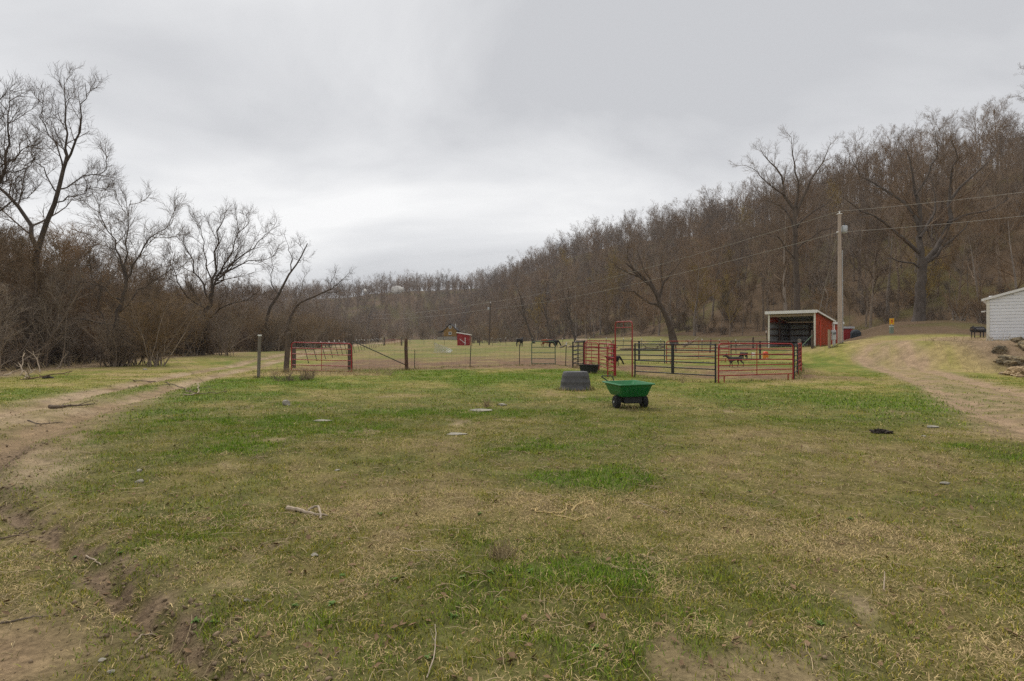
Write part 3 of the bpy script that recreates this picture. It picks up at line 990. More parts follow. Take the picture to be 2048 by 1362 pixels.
def instanced(name, label, cat, pts, kinds):
    """one object whose points carry copies of the given kinds (geometry nodes)"""
    arr = np.array([(p[0], p[1]) for p in pts])
    z = height(arr[:, 0], arr[:, 1])
    me = bpy.data.meshes.new(name)
    me.from_pydata([(float(a), float(b), float(c)) for (a, b), c in zip(arr, z)], [], [])
    for nm, vals, ty in (('kind', [p[2] for p in pts], 'INT'), ('size', [p[3] for p in pts], 'FLOAT'), ('turn', [p[4] for p in pts], 'FLOAT')):
        at_ = me.attributes.new(nm, ty, 'POINT'); at_.data.foreach_set('value', vals)
    o = link(name, me)
    ng = bpy.data.node_groups.new(name, 'GeometryNodeTree')
    ng.interface.new_socket('Geometry', in_out='INPUT', socket_type='NodeSocketGeometry')
    ng.interface.new_socket('Geometry', in_out='OUTPUT', socket_type='NodeSocketGeometry')
    nd, lk = ng.nodes, ng.links
    gi = nd.new('NodeGroupInput'); go = nd.new('NodeGroupOutput')
    jo = nd.new('GeometryNodeJoinGeometry')

    def named(nm, ty):
        a = nd.new('GeometryNodeInputNamedAttribute'); a.data_type = ty; a.inputs['Name'].default_value = nm
        return next(s for s in a.outputs if s.enabled and s.name == 'Attribute')
    kk, sz, tn = named('kind', 'INT'), named('size', 'FLOAT'), named('turn', 'FLOAT')
    rot = nd.new('ShaderNodeCombineXYZ'); lk.new(tn, rot.inputs[2])
    for idx, kd in kinds.items():
        cmp = nd.new('FunctionNodeCompare'); cmp.data_type = 'INT'; cmp.operation = 'EQUAL'
        ins = [s for s in cmp.inputs if s.enabled]
        lk.new(kk, ins[0]); ins[1].default_value = idx
        for part in kd.first:
            oi = nd.new('GeometryNodeObjectInfo'); oi.transform_space = 'ORIGINAL'
            oi.inputs['Object'].default_value = part
            oi.inputs['As Instance'].default_value = True
            ip = nd.new('GeometryNodeInstanceOnPoints')
            lk.new(gi.outputs[0], ip.inputs['Points'])
            lk.new(cmp.outputs[0], ip.inputs['Selection'])
            lk.new(oi.outputs['Geometry'], ip.inputs['Instance'])
            lk.new(rot.outputs[0], ip.inputs['Rotation'])
            lk.new(sz, ip.inputs['Scale'])
            lk.new(ip.outputs[0], jo.inputs[0])
    lk.new(jo.outputs[0], go.inputs[0])
    md = o.modifiers.new('scatter', 'NODES'); md.node_group = ng
    return tag(o, label, cat, kind='stuff')


instanced('woodland', 'far leafless woods covering the hills and the end of the valley', 'woods', rest, {k: HT[k] for k in range(10) if HT[k].first})

# ---- thicket on the left, brush at the valley's end, undergrowth at the foot of the hill
sh_rest = []
scnt = 0
rng = np.random.default_rng(44)
cand = []
for _ in range(2200):
    y = rng.uniform(14, 150)
    ex = float(edge_x(y))
    x = ex - abs(rng.normal(0, 1)) * (7 + y * 0.05) - 0.6
    if inside(x, y, 60): cand.append((math.hypot(x, y), x, y))
cand.sort()
used = []
for dist, x, y in cand:
    if any((x - u) ** 2 + (y - v) ** 2 < (1.25 + dist * 0.006) ** 2 for u, v in used[-160:]): continue
    used.append((x, y))
    p = CX + F * x / y
    k = rng.choice([0, 1, 2, 3], p=(.42, .2, .26, .12)) if p < 450 else rng.choice([0, 1, 2, 3], p=(.15, .3, .1, .45))
    sc = rng.uniform(0.75, 1.3)
    if scnt < 200:
        SH[k].place(x, y, rng.uniform(0, 6.28), sc); scnt += 1
    else:
        sh_rest.append((x, y, int(k), float(sc), float(rng.uniform(0, 6.28))))
for cx_, cy_, nn_ in ((-25.2, 36, 9), (-28.4, 52, 12), (-29.0, 66, 9), (-28.6, 70, 10), (-31.6, 38, 6), (-31, 80, 9), (-32, 90, 9)):
    for _ in range(nn_):
        k = int(rng.choice([0, 1, 2, 3], p=(.35, .2, .3, .15) if cy_ < 60 else (.1, .25, .1, .55)))
        SH[k].place(cx_ + rng.normal(-.6, 1.6), cy_ + rng.normal(-.3, 1.3), rng.uniform(0, 6.28), rng.uniform(.7, 1.25))
for _ in range(950):                                     # brush across the end of the pasture and along the hill foot
    if rng.uniform() < 0.13:
        x = rng.uniform(-75, 5); y = rng.uniform(150, 262) if x > -40 else rng.uniform(112, 240)
        if -34 < x < -14 and y < 245: continue
        k, sc = rng.choice([0, 1, 3]), rng.uniform(0.9, 1.6)
    else:
        t = rng.uniform(-25, 230); s0 = rng.uniform(-1, 70)
        x = 48 + .955 * s0 - .296 * t; y = 55 + .296 * s0 + .955 * t
        k, sc = rng.choice([0, 1, 2]), rng.uniform(0.45, 1.2)
    if inside(x, y, 40): sh_rest.append((x, y, int(k), float(sc), float(rng.uniform(0, 6.28))))
instanced('undergrowth', 'leafless brush filling the wood edges and the end of the pasture', 'brush', sh_rest, {k: SH[k] for k in range(4)})


# ------------------------------------------------------------------ feature trees, shaped on their own trunks and limbs
def guide(pts, Y, r0, r1, K, rng, dy=0.0, wob=0.06):
    p = np.array(pts, float)
    dd = np.concatenate([[0], np.cumsum(np.hypot(*(p[1:] - p[:-1]).T))])
    t = np.linspace(0, dd[-1], K + 1)
    sm = smooth_line(p, 8)
    ds = np.concatenate([[0], np.cumsum(np.hypot(*(sm[1:] - sm[:-1]).T))])
    t = np.linspace(0, ds[-1], K + 1)
    xx = np.interp(t, ds, sm[:, 0]); yy = np.interp(t, ds, sm[:, 1])
    Yd = Y + dy * np.linspace(0, 1, K + 1)
    P = np.stack([(xx - CX) / F * Yd, Yd, CAMH - (yy - CY) / F * Yd], 1)
    P[1:-1] += rng.normal(0, wob, (K - 1, 3))
    R = np.linspace(r0, r1, K + 1)
    return P, R


def feature_tree(name, label, Y, trunk, limbs, r, seed, crown='twig', bark='bark_dark', fine=1.0, twig_r=0.0065, lfx=1.0):
    rng = np.random.default_rng(seed)
    x0, z0 = (trunk[0][0] - CX) / F * Y, h1((trunk[0][0] - CX) / F * Y, Y)
    P, R = guide(trunk, Y, r[0], r[1], 10, rng)
    P[0, 2] = z0 - 0.4
    R = R.copy(); R[0] *= 1.6; R[1] *= 1.12
    base = np.array([x0, Y, z0])
    tparts = [tubes(P[None] - base, R[None], 10)]
    LP, LR = [], []
    for (pts, ra, rb, dy) in limbs:
        p, q = guide(pts, Y, ra, rb, 8, rng, dy, 0.10)
        LP.append(p - base); LR.append(q)
    LP, LR = np.array(LP), np.array(LR)
    root = empty(name, tuple(base), label, 'tree')
    V, Q = merge(tparts + [tubes(LP, LR, 7)])
    link('trunk', mesh_np('trunk', V, Q, smooth=True), M[bark], root)
    parts = []
    n1, n2, n3 = int(9 * fine), int(6 * fine), int(5 * fine)
    branchwork(rng, LP, LR, [
        dict(n=n1, t0=0.12, ang=0.65, asd=0.2, lf=0.42 * lfx, rf=0.5, K=5, S=4, wob=0.10, up=0.09, rmin=0.022, taper=0.5),
        dict(n=n2, t0=0.15, ang=0.7, asd=0.25, lf=0.5, rf=0.55, K=4, S=4, wob=0.09, up=0.09, rmin=0.012, lmin=0.6),
        dict(n=n3, t0=0.12, ang=0.7, asd=0.25, lf=0.52, rf=0.6, K=3, S=3, wob=0.08, up=0.08, rmin=twig_r, lmin=0.5),
        dict(n=4, t0=0.1, ang=0.55, asd=0.25, lf=0.62, rf=0.7, K=2, S=3, wob=0.08, up=0.06, rmin=twig_r * 0.75, lmin=0.35)], parts)
    V, Q = merge(parts)
    link('crown', mesh_np('crown', V, Q), M[crown], root)
    return root


feature_tree('leaning_tree', 'tall dark bare tree with a forked leaning trunk above the thicket', 38,
             [(80, 718), (77, 600), (78, 490), (100, 430), (119, 386), (128, 333)],
             [([(128, 333), (135, 270), (130, 210), (128, 155)], .085, .015, 0.5), ([(124, 350), (145, 300), (158, 250), (170, 165)], .09, .015, -1.0),
              ([(122, 378), (165, 355), (205, 345), (222, 300)], .05, .012, 1.2), ([(126, 338), (105, 285), (88, 235), (85, 200)], .055, .012, -.8),
              ([(76, 500), (50, 440), (20, 400), (-10, 350), (-40, 290)], .15, .05, 0.5), ([(112, 405), (150, 392), (190, 375), (205, 350)], .045, .012, -1.0),
              ([(118, 390), (95, 350), (75, 330), (60, 280)], .05, .012, 0.7)],
             (.24, .11), 301, 'twig_dark', fine=0.9, lfx=0.75)
feature_tree('bare_tree', 'bare tree cut by the picture edge with upswept limbs above the thicket', 30,
             [(-75, 740), (-60, 600), (-35, 450), (-12, 380)],
             [([(-12, 380), (10, 330), (15, 280), (20, 180)], .08, .015, 0.6), ([(-12, 380), (20, 325), (55, 300), (75, 290)], .05, .012, -.6),
              ([(-20, 410), (5, 365), (30, 345), (62, 330)], .05, .012, .5), ([(-35, 450), (-10, 430), (30, 400), (60, 395)], .05, .012, -1),
              ([(-15, 390), (-20, 300), (-5, 230), (0, 190)], .06, .012, -1)],
             (.25, .1), 302, 'twig_dark', fine=0.9, lfx=0.75)
feature_tree('small_tree', 'small many-limbed bare tree standing at the track edge of the thicket', 36,
             [(230, 726), (228, 680), (240, 620), (252, 560)],
             [([(252, 560), (240, 520), (225, 470), (200, 420), (195, 392)], .07, .012, .6), ([(252, 560), (280, 500), (310, 470), (345, 445)], .07, .012, -.8),
              ([(243, 600), (200, 570), (160, 560), (100, 565)], .055, .012, 1), ([(230, 650), (150, 640), (60, 645), (-5, 650)], .06, .015, -1.0),
              ([(250, 575), (252, 510), (255, 460), (262, 400)], .06, .012, 0.4), ([(238, 625), (275, 585), (310, 560), (360, 540)], .05, .012, .8),
              ([(229, 690), (205, 640), (200, 590), (180, 540)], .05, .012, -1)],
             (.17, .08), 303, 'twig', fine=1.05)
feature_tree('bushy_tree', 'broad bushy bare tree with vine tangles behind the dirt track', 52,
             [(402, 722), (412, 640), (425, 580)],
             [([(425, 580), (432, 520), (435, 470), (450, 432)], .12, .02, .5), ([(425, 580), (460, 530), (500, 500), (535, 470)], .10, .02, -1),
              ([(420, 600), (390, 545), (378, 500), (362, 478)], .10, .02, 1), ([(428, 570), (470, 535), (520, 520), (552, 510)], .08, .02, 1),
              ([(415, 625), (370, 590), (350, 550), (335, 520)], .09, .02, -1), ([(430, 560), (465, 500), (475, 465), (500, 440)], .09, .02, 0.2),
              ([(412, 640), (450, 610), (490, 600), (520, 580)], .07, .02, -1.5), ([(425, 590), (415, 530), (405, 480), (400, 450)], .08, .02, 1.4)],
             (.33, .15), 304, 'twig_dark', fine=1.05)
feature_tree('leaning_tree', 'thin-branched dark tree leaning over the willow brush', 66,
             [(528, 712), (537, 625), (557, 590), (575, 555), (595, 528), (615, 487)],
             [([(582, 545), (582, 525), (580, 505), (570, 475)], .07, .015, .4), ([(557, 590), (540, 560), (545, 530), (540, 500)], .06, .015, -.7),
              ([(595, 528), (605, 520), (618, 515)], .04, .012, .3), ([(605, 508), (600, 490), (598, 478)], .035, .012, -.4)],
             (.24, .05), 305, 'twig_dark', fine=0.65, lfx=0.55)
feature_tree('leaning_tree', 'dark tree with one long limb reaching sideways over the brush', 70,
             [(560, 712), (575, 650), (596, 608), (625, 595), (645, 585)],
             [([(645, 585), (660, 580), (672, 572), (684, 560), (702, 544)], .09, .012, .4), ([(645, 585), (665, 585), (685, 583), (700, 578)], .05, .012, -.6),
              ([(590, 620), (600, 590), (605, 560), (620, 540)], .05, .012, .8), ([(660, 578), (665, 560), (672, 545)], .04, .012, -.2)],
             (.22, .09), 306, 'twig_dark', fine=0.6, lfx=0.55)
feature_tree('oak_tree', 'huge spreading bare oak at the foot of the wooded hill', 62,
             [(1838, 654), (1839, 610), (1842, 560), (1846, 520)],
             [([(1842, 535), (1837, 480), (1840, 430), (1832, 385), (1820, 330), (1810, 290)], .36, .03, 1), ([(1838, 505), (1800, 470), (1762, 440), (1720, 420), (1685, 395)], .22, .02, -2),
              ([(1845, 530), (1888, 480), (1899, 440), (1900, 400), (1940, 350), (1995, 298)], .33, .03, 2), ([(1845, 528), (1880, 505), (1925, 455), (1950, 430)], .2, .02, -2),
              ([(1838, 535), (1812, 522), (1780, 518), (1750, 530)], .12, .02, -2.5), ([(1840, 475), (1868, 430), (1872, 395), (1860, 350)], .17, .02, 3),
              ([(1837, 450), (1812, 405), (1765, 375), (1720, 350), (1700, 310)], .2, .02, 2.5), ([(1900, 405), (1905, 350), (1915, 310), (1900, 270)], .15, .02, -1),
              ([(1895, 445), (1940, 425), (1980, 420), (2020, 395)], .14, .02, 1.5), ([(1832, 390), (1860, 340), (1875, 300), (1870, 262)], .13, .02, -1.5)],
             (.62, .40), 307, 'twig', 'bark_dark', fine=0.9, lfx=0.9)
feature_tree('elm_tree', 'tall vase-shaped bare elm rising behind the open red shed', 68,
             [(1592, 664), (1594, 600), (1592, 530), (1590, 465), (1590, 415)],
             [([(1590, 420), (1570, 390), (1560, 350), (1538, 320), (1518, 292)], .2, .02, 1), ([(1592, 432), (1612, 380), (1640, 330), (1662, 285)], .2, .02, -1),
              ([(1588, 470), (1582, 430), (1555, 408), (1520, 400)], .14, .02, 2), ([(1594, 455), (1620, 425), (1652, 408), (1680, 370)], .14, .02, 1.5),
              ([(1590, 415), (1596, 370), (1588, 320), (1582, 272)], .17, .02, .5), ([(1591, 520), (1560, 480), (1530, 465), (1500, 470)], .11, .02, -2),
              ([(1570, 390), (1540, 370), (1515, 345), (1490, 330)], .1, .02, -1.5), ([(1592, 500), (1630, 470), (1670, 450), (1690, 420)], .1, .02, -2)],
             (.42, .22), 308, 'twig', 'bark_dark', fine=0.95, lfx=0.75)
feature_tree('leaning_tree', 'dark willow leaning away from the slope behind the pen', 80,
             [(1350, 674), (1334, 636), (1322, 613), (1313, 587), (1287, 556), (1251, 526)],
             [([(1322, 616), (1298, 606), (1268, 584), (1228, 581)], .2, .03, -1), ([(1315, 595), (1331, 556), (1345, 545), (1362, 520)], .18, .03, 1),
              ([(1313, 587), (1300, 560), (1285, 530), (1275, 500)], .2, .03, 1.5), ([(1300, 570), (1270, 545), (1255, 510), (1262, 480)], .15, .02, -1),
              ([(1318, 600), (1325, 560), (1320, 520), (1330, 480)], .15, .02, 2), ([(1287, 556), (1255, 545), (1230, 530), (1215, 510)], .12, .02, .5)],
             (.42, .10), 309, 'twig', 'bark_dark', fine=0.95)
for q, (px_, top, Y, lab, seed) in enumerate(((1068, (1040, 590), 118, 'thin dark tree leaning over the black cow by the woods', 310),
                                              (1103, (1088, 615), 112, 'short dark tree leaning behind the russet cow', 311),
                                              (1152, (1133, 605), 108, 'slender dark sapling leaning behind the cream cow', 312))):
    feature_tree('leaning_tree', lab, Y, [(px_, 685), (px_ - (px_ - top[0]) * .35, 660), (px_ - (px_ - top[0]) * .7, 630), top],
                 [([(px_ - (px_ - top[0]) * .6, 640), (px_ - (px_ - top[0]) * .8 - 10, 615), (top[0] - 16, 590)], .12, .02, 1),
                  ([(px_ - (px_ - top[0]) * .7, 630), (top[0] + 5, 600), (top[0] + 2, 570)], .12, .02, -1),
                  ([top, (top[0] - 8, top[1] - 25), (top[0] - 6, top[1] - 45)], .09, .02, 0.4)], (.26, .10), seed, 'twig', 'bark_dark', fine=0.6)


# ------------------------------------------------------------------ buildings
def frame_mtx(origin, u):
    """local x along u (horizontal), y into the building, z up"""
    u = Vector((u[0], u[1], 0)).normalized()
    v = Vector((-u.y, u.x, 0))
    return math.atan2(u.y, u.x)


def shelter():
    # open-fronted red loafing shed; local x along the open front, y into the shed
    C = (24.77, 46.5); u = (0.70, -0.715)
    W, D, HF, HB = 3.7, 4.4, 2.95, 2.25
    lx, ly = C[0] - u[0] * W, C[1] - u[1] * W
    rz = math.atan2(u[1], u[0])
    z0 = zpx(695, 46.5)
    root = empty('loafing_shed', (lx, ly, z0), 'open-fronted red metal loafing shed with white trim beside the utility pole', 'shed', rz=rz)

    def hz(y): return HF + (HB - HF) * y / D
    for k, x in enumerate((0.0, W)):                                        # ribbed side walls
        m = MB(); n = 22
        for i in range(n):
            a, b = D * i / n, D * (i + 1) / n
            off = 0.018 if i % 2 else 0.0
            s_ = 1 if k else -1
            xo = x + s_ * off
            m.add([(xo, a, -0.5), (xo, b, -0.5), (xo, b, hz(b) - .03), (xo, a, hz(a) - .03),
                   (xo - s_ * .03, a, -0.5), (xo - s_ * .03, b, -0.5), (xo - s_ * .03, b, hz(b) - .03), (xo - s_ * .03, a, hz(a) - .03)],
                  [(0, 1, 2, 3), (7, 6, 5, 4), (0, 4, 5, 1), (3, 2, 6, 7), (0, 3, 7, 4), (1, 5, 6, 2)])
        m.build('side_wall', M['barn_red'], root)
        m = MB(); m.box((x - (0.045 if k else -0.04), 0.06, -0.5), (x - (0.04 if k else -0.045), D - .06, HB - .2)); m.build('inner_lining', M['inside'], root)
    m = MB(); m.box((0.03, D - 0.04, -0.5), (W - .03, D, HB - .06)); m.build('back_wall', M['barn_red'], root)
    m = MB(); m.box((0.05, D - 0.06, -0.4), (W - .05, D - .045, HB - .08)); m.build('inner_lining', M['inside'], root)
    for z in (0.35, 0.95, 1.5, 2.0):
        m = MB(); m.box((0.05, D - 0.12, z), (W - .05, D - .062, z + .14)); m.build('girt', M['girt'], root)
        for x in (0.05, W - 0.11):
            m = MB(); m.box((x, 0.15, z), (x + .06, D - .13, z + .14)); m.build('girt', M['girt'], root)
    for x in (0.12, W / 2, W - 0.24):
        m = MB(); m.box((x, D - 0.26, -0.4), (x + .12, D - .125, HB - .1)); m.build('inner_post', M['girt'], root)
    m = MB(); m.box((0.12, 1.9, -0.4), (.24, 2.04, 2.5)); m.build('inner_post', M['girt'], root)
    # roof sheet, fascia and trim
    m = MB(); e = 0.22
    m.add([(-e, -e, hz(-e)), (W + e, -e, hz(-e)), (W + e, D + e, hz(D + e)), (-e, D + e, hz(D + e)),
           (-e, -e, hz(-e) + .05), (W + e, -e, hz(-e) + .05), (W + e, D + e, hz(D + e) + .05), (-e, D + e, hz(D + e) + .05)],
          [(0, 3, 2, 1), (4, 5, 6, 7), (0, 1, 5, 4), (1, 2, 6, 5), (2, 3, 7, 6), (3, 0, 4, 7)])
    rf = m.build('roof', M['galv'], root)
    m = MB(); m.box((-e - .02, -e - .035, hz(0) - .12), (W + e + .02, -e - .003, hz(0) + .13)); m.build('fascia', M['white'], rf)
    for x in (-e - .032, W + e + .002):
        m = MB()
        m.add([(x, -e, hz(-e) - .06), (x, D + e, hz(D + e) - .06), (x, D + e, hz(D + e) + .07), (x, -e, hz(-e) + .07),
               (x + .03, -e, hz(-e) - .06), (x + .03, D + e, hz(D + e) - .06), (x + .03, D + e, hz(D + e) + .07), (x + .03, -e, hz(-e) + .07)],
              [(0, 3, 2, 1), (4, 5, 6, 7), (0, 1, 5, 4), (1, 2, 6, 5), (2, 3, 7, 6), (3, 0, 4, 7)])
        m.build('rake_trim', M['white'], rf)
    m = MB(); m.box((0.02, 0.02, HF - .36), (W - .02, 0.08, HF - .12)); m.build('header_beam', M['timber'], root)
    for x in (-0.04, W - 0.08):
        m = MB(); m.box((x, -0.06, -0.5), (x + .13, 0.0, HF - .1)); m.build('corner_trim', M['trim'], root)
    m = MB(); m.box((W - 0.02, D - .03, -.5), (W + 0.045, D + .03, HB - .05)); m.build('corner_trim', M['white'], root)
    # pole leaning on the side wall
    m = MB(); m.tube([(W + .35, .15, -.2), (W + .06, 1.15, 2.25)], .03, 6); m.build('brace_pole', M['orange_red'], root)


shelter()


def lean_to(name, label, pxl, pxr, Y, H, D, wall, roofm, rz=0.0):
    x0 = (pxl - CX) / F * Y; x1 = (pxr - CX) / F * Y; W = x1 - x0
    z0 = h1((x0 + x1) / 2, Y)
    root = empty(name, (x0, Y, z0), label, 'shed', rz=rz)
    nb = max(4, int(W / .25)); m = MB()
    for i in range(nb):
        m.box((W * i / nb, 0 if i % 2 else .012, -.5), (W * (i + 1) / nb, .04, H)); 
    m.build('front_wall', wall, root)
    m = MB(); m.box((0, .04, -.5), (.04, D, H - .3)); m.box((W - .04, .04, -.5), (W, D, H - .3)); m.build('side_wall', wall, root)
    m = MB(); m.box((0.04, D - .04, -.5), (W - .04, D, H - .3)); m.build('back_wall', wall, root)
    m = MB(); e = .12
    m.add([(-e, -e, H), (W + e, -e, H), (W + e, D + e, H - .3), (-e, D + e, H - .3), (-e, -e, H + .06), (W + e, -e, H + .06), (W + e, D + e, H - .24), (-e, D + e, H - .24)],
          [(0, 3, 2, 1), (4, 5, 6, 7), (0, 1, 5, 4), (1, 2, 6, 5), (2, 3, 7, 6), (3, 0, 4, 7)])
    rf = m.build('roof', roofm, root)
    m = MB(); m.box((-e - .01, -e - .03, H - .1), (W + e + .01, -e - .003, H + .1)); m.build('fascia', roofm, rf)
    return root, W


r_, W_ = lean_to('small_shed', 'low red shed with white roof edge tucked behind the loafing shed', 1668, 1684, 52, 1.95, 2.0, M['barn_red'], M['white'])
m = MB(); m.box((-.03, -.03, -.4), (.06, -.002, 1.85)); m.build('corner_trim', M['white'], r_)
r_, W_ = lean_to('hen_house', 'weathered dark red coop with grey roof behind the utility pole', 1688, 1705, 58, 1.15, 1.8, M['shed_red'], M['galv'])
m = MB()
x_, y_, z_ = pd(1711, 57)
rr = random.Random(8)
m.rings([[(math.cos(a) * .42 * s_ * (1 + .2 * rr.random()), math.sin(a) * .5 * s_, zz_) for a in [k * math.pi / 6 for k in range(12)]]
         for s_, zz_ in ((1, -.1), (1, .45), (.8, .65), (.35, .75))])
o = m.build('covered_barrel', M['blue_tarp'], None, (x_, y_, z_)); tag(o, 'dark blue tarped heap beside the weathered coop', 'tarp')


def garage():
    P0 = (28.42, 34.0); u = (0.74, -0.67)
    rz = math.atan2(u[1], u[0]); W, D, HE = 7.2, 9.0, 2.5; AP = 1.1
    z0 = h1(*P0) - 0.05
    z0 = zpx(681, 34)
    root = empty('metal_garage', (P0[0], P0[1], z0), 'white metal garage with horizontal ribbed siding on the raised pad', 'garage', rz=rz)

    def top(x): return HE + AP * (1 - abs(x - W / 2) / (W / 2))
    # horizontal ribbed siding: each course its own piece
    pitch = 0.19; nrow = int((HE + AP) / pitch) + 1
    for i in range(nrow):
        z = i * pitch
        # clip the course under the gable
        if z < HE: xa, xb = 0.06, W - 0.06
        else:
            f_ = (z + pitch - HE) / AP
            if f_ >= 1: break
            xa, xb = 0.02 + f_ * W / 2, W - 0.02 - f_ * W / 2
        m = MB(); zt = z + pitch
        m.add([(xa, -.03, z), (xb, -.03, z), (xb, -.03, zt - .042), (xa, -.03, zt - .042), (xa, 0.005, zt - .026), (xb, 0.005, zt - .026), (xa, 0.005, zt), (xb, 0.005, zt),
               (xa, .03, z), (xb, .03, z), (xb, .03, zt), (xa, .03, zt)],
              [(0, 1, 2, 3), (3, 2, 5, 4), (4, 5, 7, 6), (8, 11, 10, 9), (0, 8, 9, 1), (6, 7, 10, 11), (0, 3, 4, 6, 11, 8), (1, 9, 10, 7, 5, 2)])
        m.build('siding_course', M['siding'], root)
    m = MB()                                                                  # gable backing and other walls
    m.add([(.03, .035, -.6), (W - .03, .035, -.6), (W - .03, .035, HE - .04), (W / 2, .035, HE + AP - .04), (.03, .035, HE - .04)], [(0, 1, 2, 3, 4)])
    m.box((0.0, .04, -.6), (.05, D, HE - .02)); m.box((W - .05, .04, -.6), (W, D, HE - .02))
    m.add([(.03, D, -.6), (W - .03, D, -.6), (W - .03, D, HE - .04), (W / 2, D, HE + AP - .04), (.03, D, HE - .04)], [(4, 3, 2, 1, 0)])
    m.build('wall', M['siding'], root)
    m = MB(); m.box((-.05, -.06, -.3), (.10, -.035, HE - .02)); m.box((-.05, -.035, -.3), (-.015, .12, HE - .02)); m.build('corner_trim', M['trim'], root)
    m = MB(); m.box((.101, -.045, -.3), (W, -.034, -.002)); m.build('base_rail', M['galv'], root)
    for s_ in (0, 1):
        m = MB(); e = .28
        xa, xb = (-e, W / 2) if s_ == 0 else (W / 2, W + e)
        za, zb = top(xa) if xa >= 0 else HE - AP * e / (W / 2), top(xb) if xb <= W else HE - AP * e / (W / 2)
        m.add([(xa, -.15, za), (xb, -.15, zb), (xb, D + .15, zb), (xa, D + .15, za), (xa, -.15, za + .05), (xb, -.15, zb + .05), (xb, D + .15, zb + .05), (xa, D + .15, za + .05)],
              [(0, 3, 2, 1), (4, 5, 6, 7), (0, 1, 5, 4), (1, 2, 6, 5), (2, 3, 7, 6), (3, 0, 4, 7)])
        rf = m.build('roof_slope', M['white'], root)
        m = MB()
        m.add([(xa, -.185, za - .07), (xb, -.185, zb - .07), (xb, -.185, zb + .07), (xa, -.185, za + .07), (xa, -.153, za - .07), (xb, -.153, zb - .07), (xb, -.153, zb + .07), (xa, -.153, za + .07)],
              [(0, 1, 2, 3), (7, 6, 5, 4), (0, 4, 5, 1), (3, 2, 6, 7), (0, 3, 7, 4), (1, 5, 6, 2)])
        m.build('rake_trim', M['white'], rf)
    m = MB(); m.tube([(-.02, .2, 1.75), (-.16, .18, 1.78)], .02, 6); m.box((-.30, .12, 1.70), (-.14, .24, 1.77)); m.build('flood_lamp', M['white'], root)


garage()


def smoker_grill():
    x, y, z = pd(1944, 39.5)
    x1, _, _ = pd(1966, 39.5)
    z = zpx(679.5, 39.5)
    z = max(min(z, h1(x, y) + .1), h1(x, y) - .02)
    root = empty('smoker_grill', ((x + x1) / 2, y, z), 'black barrel smoker grill standing beside the garage', 'grill')
    L = x1 - x
    m = MB(); m.tube([(-L / 2, 0, .58), (L / 2, 0, .58)], .21, 14); b = m.build('barrel', M['black'], root, smooth=True)
    m = MB(); m.tube([(-L / 2 + .1, -.24, .62), (L / 2 - .1, -.24, .62)], .015, 6); m.build('handle', M['galv'], b)
    m = MB(); m.box((L / 2 + .01, -.16, .38), (L / 2 + .32, .16, .64)); m.build('fire_box', M['black'], root, bevel=.02)
    for sx in (-.8, .8):
        for sy in (-.13, .13):
            m = MB(); m.box((sx * L / 2 - .025, sy - .02, -.05), (sx * L / 2 + .025, sy + .02, .46)); m.build('leg', M['black'], root)
    m = MB(); m.box((-L / 2 - .36, -.15, .60), (-L / 2 - .01, .15, .63)); m.build('side_shelf', M['timber'], root)
    m = MB(); m.box((L / 2 + .18, -.24, .36), (L / 2 + .36, -.17, .47)); m.build('ash_pan', M['white'], root)
    m = MB(); m.tube([(-L / 2 + .12, .05, .75), (-L / 2 + .12, .05, .86)], .035, 8); m.build('chimney', M['black'], root)


smoker_grill()


